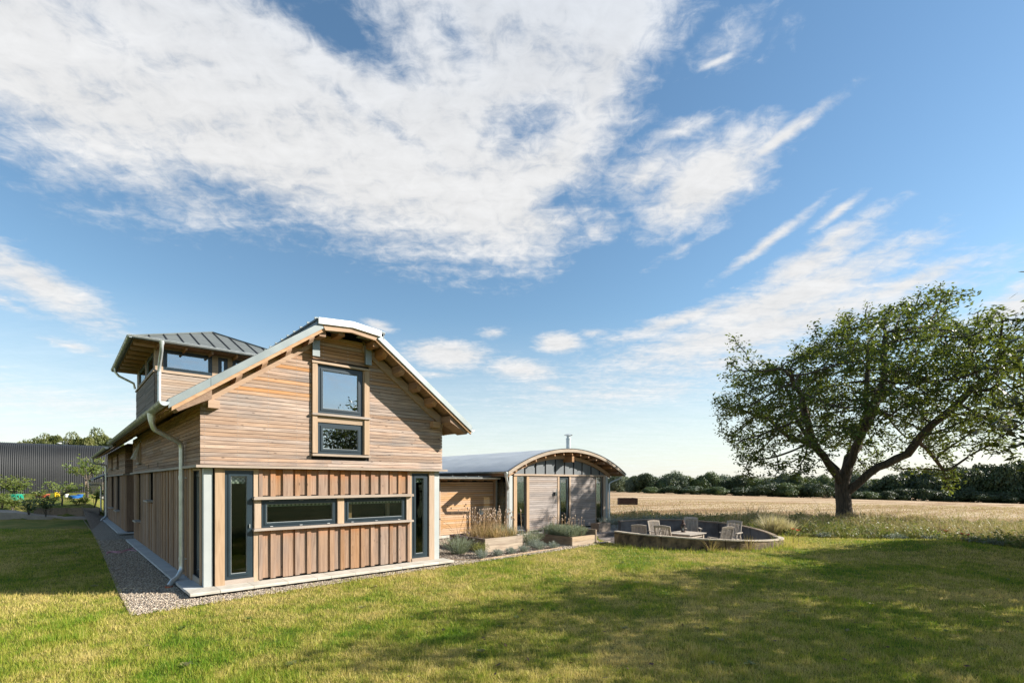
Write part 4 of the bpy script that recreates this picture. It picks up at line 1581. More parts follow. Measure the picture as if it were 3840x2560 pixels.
# tower downpipes
tp = [(.08, EY0 - .06, TE - .06), (.08, EY0 - .06, TE - .18), (.085, EY0 + .02, TE - .30), (.09, TY0 - .17, TE - .62), (.09, TY0 - .09, TE - .78), (.09, TY0 - .08, TE - .95), (.09, TY0 - .08, 4.15)]
dp_ = MB().tube(tp, .048, 12).build('tower_downpipe', 'galv', house, smooth=True)
MB().lathe([(.05, TE - .16), (.075, TE - .06), (.08, TE - .03)], .08, EY0 - .06, 12).build('hopper', 'galv', dp_, smooth=True)
MB().lathe([(.054, TE - .95), (.055, TE - .9), (.054, TE - .85)], .09, TY0 - .08, 12).build('pipe_socket', 'galv', dp_, smooth=True)
MB().tube([(EX0 - .06, TY1 - .2, TE - .05), (EX0 - .06, TY1 - .2, TE - .2), (EX0 + .05, TY1 - .2, TE - .34), (TX0 - .12, TY1 - .2, TE - .55), (TX0 - .08, TY1 - .2, TE - .75)], .04, 10).build('tower_downpipe', 'galv', house, smooth=True)

# --- rear block and lean-to beyond ---------------------------------------------------
B0, B1 = 15.2, 25.6
bk = MB()
grid_wall(bk, B0 + .15, B1, .125, 3.9, .0, .15, [(18.1, 19.6, .9, 2.5), (21.5, 23.2, .9, 2.5), (18.3, 19.3, 2.95, 3.6), (21.8, 22.6, 2.95, 3.6)], front=False)
bk.box(.0, 5.0, B0, B0 + .15, .125, 3.9).box(.6, 5.0, HY1, B0, .125, 3.9).box(.0, 5, B1 - .15, B1, .125, 3.9).box(4.8, 5.0, B0, B1, .125, 3.9)
bk = bk.build('rear_block_wall', 'breather', house)
for za, zb in [(2.615 + PITCH * k, 2.615 + PITCH * (k + 1)) for k in range(15)]:
    for ya, yb in ((B0, 18.25), (19.35, 21.75), (22.65, B1)) if 2.93 < zb < 3.62 else ((B0, 19.8), (19.8, B1)):
        piece('rear_board', 'larch_side', bk, -.082, -.002, ya, yb - .003, za, zb - GAP)
    piece('rear_return_board', 'larch_side', bk, -.08, .75, B0 - .028, B0 - .002, za, zb - GAP)
y = B0
while y < B1 - .1:
    z1 = .86 if (18.0 < y < 19.6 or 21.4 < y < 23.1) else 2.548
    piece('rear_upright', 'larch_up_shaded', bk, -.03, -.002, y, y + .26, .15, z1)
    piece('rear_batten', 'larch_batten_lit', bk, -.075, -.031, y - .01, y + .07, .15, z1)
    y += .2635
for k in range(2):
    piece('return_panel', 'larch_up_shaded', bk, -.03 + .33 * k, .29 + .33 * k, B0 - .03, B0 - .002, .15, 2.548)
MB().box(-.16, -.083, B0 - .1, B1, 2.552, 2.60).build('storey_band', 'sill_y', house)
MB().box(-.16, .6, B0 - .12, B0 - .1, 2.552, 2.60).build('storey_band', 'sill_y', house)
for a0, a1, z0, z1 in ((18.1, 19.6, .9, 2.5), (21.5, 23.2, .9, 2.5), (18.3, 19.3, 2.95, 3.6), (21.8, 22.6, 2.95, 3.6)):
    window(house, left_T(.05), a0, a1, z0, z1, .06, .05, 'glass', 0, 'rear_window')
    MB().box(-.2, .05, a0 - .05, a1 + .05, z0 - .05, z0).build('window_ledge', 'sill_y', house)
MB().box(-.33, -.004, B0 - .3, 30.4, .066, .121).build('rear_plinth', 'stone_side', house)
MB().box(-.33, .6, B0 - .31, B0 - .035, .064, .120).build('rear_plinth', 'stone_side', house)
rr = MB().prism([(-.69, 3.70), (XM, 6.2), (2 * XM + .6, 3.70), (2 * XM + .6, 3.6), (XM, 6.1), (-.66, 3.62)], 'y', 12.4, 26.2).build('rear_roof', 'zinc_dark', house)
MB().prism([(-.64, 3.60), (-.05, 4.02), (-.05, 3.94), (-.64, 3.55)], 'y', 12.45, 26.1).build('soffit_boards', 'rafter_y', rr)
gutter('gutter', house, -.755, 14.1, 26.1, 3.66, .075, -1, brackets=1.0)
downpipe(house, -.76, 25.2, 3.55, -.165, 3.1, 25.3, -.25, -.5, .05)
ln_ = MB().box(.0, 4.5, 25.62, 30.2, .125, 2.6).build('lean_to_wall', 'breather', house)
y = 25.7
while y < 30.1:
    piece('lean_to_upright', 'larch_up_shaded', ln_, -.03, -.001, y, y + .25, .15, 2.35)
    y += .26
MB().prism([(-.70, 2.42), (2.4, 4.0), (2.4, 3.93), (-.68, 2.35)], 'y', 26.25, 30.9).build('lean_to_roof', 'zinc_dark', house)
gutter('gutter', house, -.74, 26.25, 30.8, 2.40, .07, -1, mat='black_gutter', brackets=0)
downpipe(house, -.745, 29.9, 2.33, -.165, 1.95, 30.0, -.25, -.5, .045)
MB().box(-.22, .02, 27.3, 28.6, 1.4, 1.45).build('window_ledge', 'sill_y', house)

# pink hose lying on the shingle
t_ = thing('garden_hose', 'thin pink hose lying across the shingle beside the long wall', 'hose', (-.7, 8.2, .02))
pth = [(-1.08 + .78 * k / 20, 8.2 + .22 * math.sin(k * .55) + .02 * k, .045) for k in range(21)]
MB().tube(pth, .012, 6).build('hose_run', 'hose', t_, smooth=True)
pth = [(-1.05 + .74 * k / 20, 8.45 + .16 * math.sin(k * .4 + 1) + .03 * k, .045) for k in range(21)]
MB().tube(pth, .012, 6).build('hose_loop', 'hose', t_, smooth=True)


# ------------------------------------------------------------------ vaulted wing and link
WY = 3.7
WX0, WX1 = 11.62, 18.29
AC = (14.955, -4.11)                          # centre of the vault's curve (X, Z)
AR = 7.82
wing = thing('vaulted_wing', 'low timber wing with curved corrugated roof and zinc-filled arch', 'house wing', (14.95, WY, 0))


def arc(r, x0, x1, n=28):
    return [(x0 + (x1 - x0) * k / n, AC[1] + math.sqrt(max(r * r - (x0 + (x1 - x0) * k / n - AC[0]) ** 2, 0))) for k in range(n + 1)]


def arch_band(r0, r1, x0, x1, y0, y1, n=28):
    return MB().prism(arc(r1, x0, x1, n) + arc(r0, x0, x1, n)[::-1], 'y', y0, y1)


WF, WB = 3.05, 30.0
# corrugated sheet roof: ribs run over the vault, ripples follow the length
ny = 340
na = 30
ys = np.linspace(WF + .02, WB, ny * 4 + 1)
# fine ripples near the camera, real sine corrugation along the length
xs = np.linspace(11.02, 18.9, na + 1)
YY, XX = np.meshgrid(ys, xs, indexing='ij')
rip = .011 * np.sin(2 * np.pi * YY / .0785)
RR = AR + .03 + rip
ZZ = AC[1] + np.sqrt(RR ** 2 - (XX - AC[0]) ** 2)
V = np.stack([XX - 14.95, YY - WY, ZZ], -1).reshape(-1, 3)
i, j = np.meshgrid(np.arange(len(ys) - 1), np.arange(na), indexing='ij')
w_ = na + 1
Fq = np.stack([i * w_ + j, (i + 1) * w_ + j, (i + 1) * w_ + j + 1, i * w_ + j + 1], -1).reshape(-1, 4)
roof_w = link('curved_roof', fast_mesh('curved_roof', V, Fq, 'corrugated', smooth=True), wing)
arch_band(AR - .09, AR - .01, 11.03, 18.88, WF + .06, WB, 24).build('roof_deck', 'rafter_y', roof_w)
arch_band(AR - .115, AR + .018, 11.02, 18.89, WF, WF + .055).build('arched_barge_board', 'sleeper_x', wing)
arch_band(AR + .02, AR + .05, 11.01, 18.90, WF - .01, WF + .03).build('verge_trim', 'black_gutter', roof_w)
# wall under the vault
core = MB()
holes = [(12.08, 12.63, .2, 2.52), (14.70, 15.36, .2, 2.52), (17.36, 17.93, .2, 2.52)]
grid_wall(core, WX0 + .18, WX1 - .18, .06, 2.52, WY + .03, WY + .18, holes)
core.box(WX1 - .18, WX1 - .02, WY + .2, WB - 6, .06, 2.6).box(WX0 + .02, WX0 + .18, 4.9, WB - 6, .06, 2.6)
core = core.build('wing_wall', 'breather', wing)
for x0, x1, nm in ((12.79, 14.565, 0), (15.49, 17.315, 1)):
    for za, zb in clad_rows(.15, 2.515, .0875):
        for xa, xb in cuts(x0, x1, .8, 2.2):
            piece('wing_board', 'silver_x', core, xa, xb - .003, WY - .002 + random.uniform(-.003, .003), WY + .026, za, zb - GAP)
MB().box(WX0 + .24, WX1 - .16, WY - .06, WY + .03, 2.525, 2.60).build('lintel_beam', 'oak_x', wing)
infill = MB().prism([(11.95, 2.602), (18.15, 2.602)] + [p for p in arc(AR - .40, 12.0, 18.1, 24) if p[1] > 2.605][::-1], 'y', WY + .0, WY + .06).build('zinc_infill', 'zinc_infill', wing)
for xk in (12.53, 13.18, 13.79, 14.43, 15.05, 15.68, 16.29, 16.96, 17.6):
    zt = AC[1] + math.sqrt((AR - .41) ** 2 - (xk - AC[0]) ** 2)
    MB().box(xk - .012, xk + .012, WY - .035, WY, 2.603, zt).build('zinc_seam', 'seam_dark', infill)
# wall rib under the vault and purlins carrying the overhang
arch_band(AR - .40, AR - .24, 11.5, 18.4, WY - .08, WY + .02).build('wall_rib', 'rafter', wing)
for k in range(13):
    x = 11.45 + k * (18.45 - 11.45) / 12
    z = AC[1] + math.sqrt((AR - .10) ** 2 - (x - AC[0]) ** 2)
    nx, nz = (x - AC[0]) / AR, (z - AC[1]) / AR
    MB().beam((x - nx * .08, WF + .075, z - nz * .08), (x - nx * .08, WY + .03, z - nz * .08), .06, .13, (nx, 0, nz)).build('purlin', 'rafter_y', wing)
MB().box(14.97, 15.11, WF + .12, WY + .05, 3.16, 3.42).build('ridge_beam', 'rafter_y', wing)
# posts
for nm, mt, x0, x1, y0 in (('corner_post', 'zinc_post', 11.62, 11.80, -.02), ('oak_post', 'oak_z', 11.885, 12.06, -.02), ('oak_post', 'oak_z', 12.635, 12.785, -.01), ('oak_post', 'oak_z', 14.57, 14.69, -.02),
                           ('oak_post', 'oak_z', 15.37, 15.485, -.02), ('oak_post', 'oak_z', 17.32, 17.355, -.02), ('oak_post', 'oak_z', 17.935, 18.10, -.02), ('corner_post', 'zinc_post', 18.12, 18.295, -.02)):
    MB().box(x0, x1, WY + y0, WY + .2, .06, 2.522).build(nm, mt, wing)
MB().box(11.80, 11.885, WY + .04, WY + .2, .06, 2.522).build('dark_joint', 'recess', wing)
window(wing, front_T(WY + .04), 14.70, 15.36, .2, 2.50, .055, .05, 'glass', 0, 'wing_window')
for x0, x1 in ((12.07, 12.63), (17.36, 17.93)):
    window(wing, front_T(WY + .06), x0, x1, .18, 2.52, .018, .0, 'glass', 0, 'corner_glazing', sashed=False, mat='oak_z')
window(wing, left_T(WX0 + .06), 3.92, 4.62, .18, 2.52, .03, 0, 'glass', 0, 'corner_glazing', sashed=False, mat='zinc_post')
MB().box(WX0 + .03, WX0 + .1, 4.63, 4.9, .06, 2.6).build('oak_post', 'oak_z', wing)
for x0, x1 in ((14.57, 15.48), (17.3, 18.12)):
    MB().box(x0, x1, WY - .14, WY + .03, .06, .13).build('threshold', 'stone', wing)
MB().box(WX0, WX1, WY - .02, WY + .028, .0, .06).build('wing_plinth', 'stone', wing)
# inside
rm = MB().box(WX0 + .2, WX1 - .2, WY + .2, 12, .05, .09).box(WX0 + .2, WX1 - .2, 11.9, 12, .09, 3.0)
rm.build('wing_room', 'room_dark', wing)
MB().box(12.45, 12.62, 5.2, 5.3, .09, 2.6).build('post_or_reflection', 'link_x', wing)
# outside light, flue, gutters
wl = MB().box(14.395, 14.415, WY - .12, WY - .10, 1.55, 1.95).build('wall_light', 'zinc', wing)
MB().box(14.33, 14.43, WY - .10, WY - .004, 1.66, 1.80).build('lamp_body', 'zinc_dark', wl)
fl = MB().lathe([(.12, 3.5), (.12, 4.42)], 16.8, 5.0, 14)
fl = fl.build('flue', 'galv', wing, smooth=True)
MB().lathe([(.127, 4.38), (.127, 4.46), (.09, 4.47), (.09, 4.56), (.20, 4.60), (.22, 4.62), (.06, 4.68), (0.0, 4.69)], 16.8, 5.0, 14).build('flue_cowl', 'galv', fl, smooth=True)
gutter('gutter', wing, 10.98, WF + .02, 24, 2.66, .07, -1, mat='galv_dull', brackets=0)
MB().box(11.05, 11.10, WF + .3, 24, 2.50, 2.66).build('eaves_fascia', 'rafter_y', wing)
gutter('gutter', wing, 18.93, WF + .02, 24, 2.66, .07, 1, mat='galv_dull', brackets=0)
MB().tube([(18.93, WF + .25, 2.62), (18.93, WF + .25, 2.52), (18.85, WF + .3, 2.44), (18.42, WF + .55, 2.24), (18.36, WF + .6, 2.16), (18.36, WF + .6, .1)], .042, 10).build('downpipe', 'galv', wing, smooth=True)
dq = MB().tube([(10.98, WF + .1, 2.62), (10.98, WF + .1, 2.47), (11.03, WF + .12, 2.33), (11.42, WF + .45, 2.02), (11.5, WF + .62, 1.88), (11.5, WF + .62, .12)], .05, 10).build('downpipe', 'galv', wing, smooth=True)
MB().lathe([(.055, 2.44), (.08, 2.58), (.085, 2.62)], 10.98, WF + .1, 12).build('hopper', 'galv', dq, smooth=True)
MB().lathe([(.055, 1.80), (.057, 1.85), (.055, 1.9)], 11.5, WF + .62, 12).build('pipe_socket', 'galv', dq, smooth=True)
# pale rooflight far back on the vault
rl = MB().prism([(13.6, 3.5), (13.6, 3.95), (15.0, 4.25), (16.2, 3.95), (16.2, 3.5)], 'y', 24.0, 29.5).build('rooflight', 'skylight_white', wing)

# --- link wall between the house and the wing, with its flat lean-to roof
LY = 4.7
lk = MB().box(5.7, 11.62, LY + .03, LY + .18, .06, 2.45).build('link_wall', 'breather', wing)
for za, zb in clad_rows(.17, 2.26, .0835):
    for xa, xb in cuts(5.72, 11.60, 2.4, 5.0):
        piece('link_board', 'link_x', lk, xa, xb - .003, LY + random.uniform(-.002, .002), LY + .028, za, zb - GAP)
MB().box(8.84, 8.90, LY - .03, LY - .005, .15, 2.3).build('link_trim', 'oak_z', lk)
MB().box(5.7, 11.62, LY - .06, LY + .02, .05, .15).build('link_plinth', 'stone', lk)
lr = MB().prism([(4.18, 2.44), (4.18, 2.47), (9.0, 2.56), (9.0, 2.50)], 'x', 5.75, 11.5).build('link_roof', 'zinc_dark', wing)
for k in range(9):
    MB().box(5.9 + k * .64, 5.93 + k * .64, 4.16, 8.9, 2.475, 2.505).build('standing_seam', 'zinc', lr)
MB().box(5.75, 11.45, 4.24, 4.28, 2.33, 2.44).build('link_fascia', 'rafter', lr)
g = MB()
pr_ = [(4.13 + .06 * math.cos(math.pi + math.pi * k / 8), 2.43 + .06 * math.sin(math.pi + math.pi * k / 8)) for k in range(9)]
pi_ = [(4.13 + .054 * math.cos(math.pi + math.pi * k / 8), 2.43 + .054 * math.sin(math.pi + math.pi * k / 8)) for k in range(9)]
g.prism(pr_ + pi_[::-1], 'x', 5.75, 11.5)
g.build('gutter', 'galv', wing, smooth=True)
for k in range(10):
    xk = 5.9 + k * .6
    MB().box(xk, xk + .05, 4.28, LY + .02, 2.30, 2.42).build('rafter_tail', 'rafter_y', lr)
dish = MB().lathe([(.0, 0), (.10, .004), (.145, .03), (.15, .034)], 0, 0, 18)
dish.v = [(x + 10.85, LY - .07 - (z - .0), y + 1.02) for x, y, z in dish.v]
dish.build('wall_vent', 'galv_dull', wing, smooth=True)


# ------------------------------------------------------------------ terrace, steps and the sunken seating ring
terrace = thing('terrace', 'paved terrace of dark slabs in front of the vaulted wing', 'terrace', (15.5, 2.7, 0))
tag(terrace, kind='structure')
base = MB().box(12.95, 19.4, 1.75, WY - .02, -.05, .05).build('terrace_bed', 'mortar', terrace)
for a in range(10):
    for b in range(4):
        x0 = 12.95 + a * .645
        y0 = 1.75 + b * .48
        piece('paving_slab', 'paving', terrace, x0 + .004, x0 + .64, y0 + .004, y0 + .475, .052, .088 + random.uniform(-.002, .002))
steps = thing('brick_steps', 'weathered brick steps leading down from the terrace to the seating ring', 'steps', (14.7, 1.2, -.36))
for k in range(3):
    z1 = .08 - .145 * k
    y1_ = 1.74 - .42 * k
    st = MB().box(13.55 + .12 * k, 15.7, y1_ - .42, y1_ - .002, -.36, z1 - .066).build('step', 'mortar', steps)
    nb = 9
    for q in range(nb):
        x0 = 13.55 + .12 * k + (2.15 - .12 * k) * q / nb
        x1 = 13.55 + .12 * k + (2.15 - .12 * k) * (q + 1) / nb
        piece('brick', 'brick', st, x0 + .005, x1 - .005, y1_ - .43, y1_ - .215, z1 - .065, z1 + random.uniform(-.003, .003))
        piece('brick', 'brick', st, x0 + .005, x1 - .005, y1_ - .21, y1_ - .004, z1 - .065, z1 + random.uniform(-.003, .003))
        piece('brick', 'brick', st, x0 + .005, x1 - .005, y1_ - .432, y1_ - .34, z1 - .137, z1 - .074)

ring = thing('seating_ring', 'ring of old curved concrete panels round the sunken patio', 'wall', (RING_C[0], RING_C[1], -.36))


def ring_panel(a0, a1, r0, r1, z0, z1f, mat, name, parent, n=10):
    m = MB()
    vs = []
    for k in range(n + 1):
        a = math.radians(a0 + (a1 - a0) * k / n)
        zt = z1f(a0 + (a1 - a0) * k / n)
        for rr_, zz_ in ((r0, z0 if not callable(z0) else z0(a0 + (a1 - a0) * k / n)), (r1, z0 if not callable(z0) else z0(a0 + (a1 - a0) * k / n)), (r1, zt), (r0, zt)):
            vs.append((RING_C[0] + rr_ * math.cos(a), RING_C[1] + rr_ * math.sin(a), zz_))
    fs = [(0, 1, 2, 3), tuple(n * 4 + q for q in (3, 2, 1, 0))]
    for k in range(n):
        for q in range(4):
            fs.append((k * 4 + q, k * 4 + (q + 1) % 4, (k + 1) * 4 + (q + 1) % 4, (k + 1) * 4 + q))
    m.add(vs, fs)
    return m.build(name, mat, parent, smooth=True)


def near_top(a):
    return float(np.interp(a, [164, 180, 200, 225, 250, 280, 310], [.46, .45, .43, .37, .31, .24, .16]))


def far_top(a):
    return float(np.interp(a, [-50, -20, 0, 30, 60, 84], [.18, .36, .46, .52, .53, .50]))


for a0, a1 in ((164, 196), (196.5, 230), (230.5, 266), (266.5, 309.6)):
    p = ring_panel(a0, a1, RING_R - .13, RING_R, -.4, near_top, 'concrete', 'concrete_panel', ring)
    ring_panel(a0, a1, RING_R - .155, RING_R + .025, lambda a: near_top(a) - .03, lambda a: near_top(a) + .012, 'rim_sunlit', 'panel_rim', p)
for a0, a1 in ((-50, -22), (-21.6, 4), (4.4, 28), (28.4, 54), (54.4, 84)):
    p = ring_panel(a0, a1, RING_R - .13, RING_R, -.4, far_top, 'concrete_in', 'concrete_panel', ring)
    ring_panel(a0, a1, RING_R - .155, RING_R + .025, lambda a: far_top(a) - .035, lambda a: far_top(a) + .012, 'sleeper_y', 'panel_rim', p)
    am = math.radians(a1 - .2)
    MB().box(RING_C[0] + (RING_R - .15) * math.cos(am) - .035, RING_C[0] + (RING_R - .15) * math.cos(am) + .035,
             RING_C[1] + (RING_R - .15) * math.sin(am) - .035, RING_C[1] + (RING_R - .15) * math.sin(am) + .035, -.36, far_top(a1) - .04).build('panel_rib', 'concrete_in', p)
fl_ = MB()
k = 48
fl_.add([(RING_C[0] + (RING_R - .05) * math.cos(2 * math.pi * q / k), RING_C[1] + (RING_R - .05) * math.sin(2 * math.pi * q / k), -.36) for q in range(k)], [tuple(range(k))])
fl_ = fl_.build('sunken_floor', 'paving')
tag(fl_, 'grey paved floor of the sunken seating ring', 'patio', kind='structure')
# dark sleeper box at the ring's back left end
bx = thing('sleeper_planter', 'dark sleeper planter at the back end of the seating ring', 'planter', (15.45, 1.75, .08))
for q, (z0, z1) in enumerate(((.09, .27), (.275, .46))):
    piece('plank', 'sleeper_y', bx, 15.1, 15.9, 1.75, 1.80, z0, z1)
    piece('plank', 'sleeper_y', bx, 15.1, 15.9, 2.15, 2.2, z0, z1)
    piece('plank', 'sleeper_y', bx, 15.1, 15.15, 1.805, 2.145, z0, z1)
    piece('plank', 'sleeper_y', bx, 15.85, 15.9, 1.805, 2.145, z0, z1)


# --- chairs, table, lantern -----------------------------------------------------------
def make_chair():
    c = thing('garden_chair', 'x', 'chair', (0, 0, 0), 0, 'slatted chairs round the sunken table')
    th_ = math.radians(17)

    def bk(u, v):                              # point on the leaning back: u across, v up along it
        return (u, -.22 - math.sin(th_) * v, .40 + math.cos(th_) * v)
    for u in (-.245, .245):
        MB().beam(bk(u, -.05), bk(u, .64), .045, .03, (0, 1, 0)).build('back_stile', 'teak', c)
    tr_ = MB()
    n = 6
    pts = [(-.27 + .54 * q / n, .585 + .035 * math.sin(math.pi * q / n)) for q in range(n + 1)]
    for (u0, v0), (u1, v1) in zip(pts, pts[1:]):
        tr_.beam(bk(u0, v0 + .03), bk(u1, v1 + .03), .028, .085, (0, -math.sin(th_), math.cos(th_)))
    tr_.build('top_rail', 'teak', c)
    MB().beam(bk(-.245, .03), bk(.245, .03), .028, .05, (0, -math.sin(th_), math.cos(th_))).build('lower_rail', 'teak', c)
    for q in range(9):
        u = -.2 + .4 * q / 8
        MB().beam(bk(u, .04), bk(u, .60), .026, .014, (0, 1, 0)).build('back_slat', 'teak', c)
    for q in range(6):
        y = -.2 + q * .085
        MB().box(-.25, .25, y, y + .065, .395 + .01 * (q > 3), .415 + .01 * (q > 3)).build('seat_slat', 'teak', c)
    for sx in (-1, 1):
        MB().beam((sx * .265, .23, .0), (sx * .265, .19, .62), .045, .04, (0, 1, 0)).build('leg', 'teak', c)
        MB().beam((sx * .265, -.34, .0), (sx * .265, -.20, .50), .045, .04, (0, 1, 0)).build('leg', 'teak', c)
        MB().box(sx * .285 - .04, sx * .285 + .04, -.31, .26, .62, .645).build('armrest', 'teak', c)
        MB().box(sx * .255 - .015, sx * .255 + .015, -.2, .22, .33, .385).build('side_rail', 'teak', c)
    return c


ch0 = make_chair()
FLZ = -.36
TBL = (14.62, -2.52)
chairs = [((13.95, -1.05), 'slatted chair at the left end, only its warm-lit back showing above the rim', 0),
          ((15.75, -.75), 'slatted chair facing out behind the table, left of the lantern', 0),
          ((13.72, -2.35), 'low wide slatted chair back in front of the table, nearest the left rim', 0),
          ((17.55, -1.25), 'tall shaded chair with armrests standing against the far wall behind the table', 1),
          ((15.35, -3.45), 'sunlit slatted chair at the table end, second from the right', 0),
          ((17.0, -3.1), 'grey slatted armchair furthest right in the seating ring, seen from its side', 1)]
for q, ((cx_, cy_), lab, big) in enumerate(chairs):
    c = ch0 if q == 0 else copy_tree(ch0)
    c.location = (cx_, cy_, FLZ)
    c.rotation_euler = (0, 0, (math.radians(-62), math.atan2(TBL[1] - cy_, TBL[0] - cx_) - math.pi / 2 + .1, math.atan2(TBL[1] - cy_, TBL[0] - cx_) - math.pi / 2 + .25,
                              math.radians(128), math.radians(-22), math.radians(95))[q])
    if q == 2:
        c.scale = (1.15, 1.1, 1.06)
    if big:
        c.scale = (1.06, 1.06, 1.06)
    c['label'] = lab
tb = thing('garden_table', 'square weathered teak table in the middle of the seating ring', 'table', (TBL[0], TBL[1], FLZ))
for q in range(8):
    y0 = TBL[1] - .5 + q * .125
    MB().box(TBL[0] - .6, TBL[0] + .6, y0 + .003, y0 + .122, FLZ + .75, FLZ + .785).build('top_slat', 'teak', tb)
MB().box(TBL[0] - .52, TBL[0] + .52, TBL[1] - .42, TBL[1] + .42, FLZ + .64, FLZ + .748).build('apron', 'teak', tb)
for sx in (-1, 1):
    for sy in (-1, 1):
        MB().box(TBL[0] + sx * .5 - .04, TBL[0] + sx * .5 + .04, TBL[1] + sy * .40 - .04, TBL[1] + sy * .40 + .04, FLZ, FLZ + .75).build('leg', 'teak', tb)
lx, ly, lz = TBL[0] + .12, TBL[1] + .15, FLZ + .787
lt = thing('lantern', 'rusty brown metal lantern with pointed top on the teak table', 'lantern', (lx, ly, lz))
MB().lathe([(.0, lz), (.075, lz), (.085, lz + .015), (.06, lz + .05), (.0, lz + .05)], lx, ly, 12).build('base', 'copper_rust', lt, smooth=True)
MB().lathe([(.0, lz + .27), (.085, lz + .27), (.09, lz + .285), (.05, lz + .33), (.035, lz + .36), (.045, lz + .38), (.02, lz + .42), (.008, lz + .47), (0, lz + .475)], lx, ly, 12).build('cap', 'copper_rust', lt, smooth=True)
for q in range(6):
    a = 2 * math.pi * q / 6
    MB().beam((lx + .07 * math.cos(a), ly + .07 * math.sin(a), lz + .05), (lx + .07 * math.cos(a), ly + .07 * math.sin(a), lz + .27), .014, .014).build('bar', 'copper_rust', lt)
MB().lathe([(.055, lz + .05), (.055, lz + .27)], lx, ly, 12).build('glass_chimney', 'glass', lt, smooth=True)
MB().lathe([(0, lz + .05), (.03, lz + .05), (.03, lz + .13), (0, lz + .13)], lx, ly, 10).build('candle', 'white_paint', lt, smooth=True)


# ------------------------------------------------------------------ raised beds by the link
def sleeper_bed(name, label, x0, x1, y0, y1, h, t=.075):
    b = thing(name, label, 'planter', ((x0 + x1) / 2, (y0 + y1) / 2, 0))
    for za, zb in ((.0, h * .5 - .003), (h * .5 + .003, h)):
        piece('plank', 'sleeper_x', b, x0, x1, y0, y0 + t, za, zb)
        piece('plank', 'sleeper_x', b, x0, x1, y1 - t, y1, za, zb)
        piece('plank', 'sleeper_y', b, x0, x0 + t, y0 + t + .002, y1 - t - .002, za, zb)
        piece('plank', 'sleeper_y', b, x1 - t, x1, y0 + t + .002, y1 - t - .002, za, zb)
    MB().box(x0 + t, x1 - t, y0 + t, y1 - t, .01, h - .06).build('bed_soil', 'soil', b)
    return b


sleeper_bed('raised_bed', 'sunlit timber raised bed full of dried seed heads', 7.83, 9.46, .60, 2.55, .45)
bd = sleeper_bed('raised_bed', 'timber raised bed packed with lavender in front of the wing', 11.1, 12.36, -.2, 1.5, .33)
piece('end_board', 'sleeper_y', bd, 12.365, 12.43, -.22, 1.5, .0, .52)
ed = MB().beam((6.79, -.46, .02), (10.5, -.24, .02), .04, .05).beam((6.79, -.46, .02), (5.95, .35, .02), .04, .05)
tag(ed.build('bed_edging', 'oak_x'), 'pale timber edging strip along the row of small lavender mounds', 'edging')
pb = MB().bbox(12.35, 13.0, -.42, -.28, .02, .06)
tag(pb.build('timber_plank', 'sill_x'), 'short pale plank lying at the corner of the lavender bed', 'plank')
sb = sheet('flower_bed_soil', [(6.0, .4), (6.82, -.43), (10.45, -.22), (10.5, .15), (7.8, .3), (7.0, 1.4), (6.1, 1.3)], .028, 'soil', 'dark soil of the narrow flower bed beside the shingle', 'soil')


# ------------------------------------------------------------------ plants
def tuft(cx, cy, cz, n, h, spread, w, mat, name, parent=None, lean=.6, upright=1.0, tone=(.2, .9), base_r=.06, rag=.35):
    """a clump of bent blades springing from one base"""
    th = rng.uniform(0, 2 * np.pi, n)
    br = base_r * np.sqrt(rng.uniform(0, 1, n))
    base = np.stack([cx + br * np.cos(th), cy + br * np.sin(th), np.full(n, cz)], -1)
    hh = h * (1 - rag * rng.uniform(0, 1, n))
    k = rng.uniform(0, 1, n) ** .7
    out = np.stack([np.cos(th), np.sin(th), np.zeros(n)], -1)
    tip = base + out * (spread * k)[:, None]
    tip[:, 2] += hh * np.sqrt(np.maximum(1 - (lean * k) ** 2, .12))
    mid = base + (tip - base) * .55
    mid[:, 2] += hh * .10
    jit = rng.normal(0, .03 * h, (n, 3))
    mid += jit * .5
    tip += jit
    pa = rng.uniform(0, 2 * np.pi, n)
    sd = np.stack([np.cos(pa), np.sin(pa), rng.normal(0, .3, n)], -1) * (w / 2)
    V = np.stack([base - sd, base + sd, mid + sd, mid - sd, tip], 1).reshape(-1, 3)
    q = np.arange(n)[:, None] * 5
    Fq = np.concatenate([q + np.array([[0, 1, 2]]), q + np.array([[0, 2, 3]]), q + np.array([[3, 2, 4]])])
    T = np.repeat(rng.uniform(*tone, n), 5)
    T[4::5] = np.clip(T[4::5] + .15, 0, 1)
    off = root_loc(parent) if parent is not None else Vector((0, 0, 0))
    V = V - np.array(off)
    return link(name, fast_mesh(name, V, Fq, mat, attrs=T), parent), tip


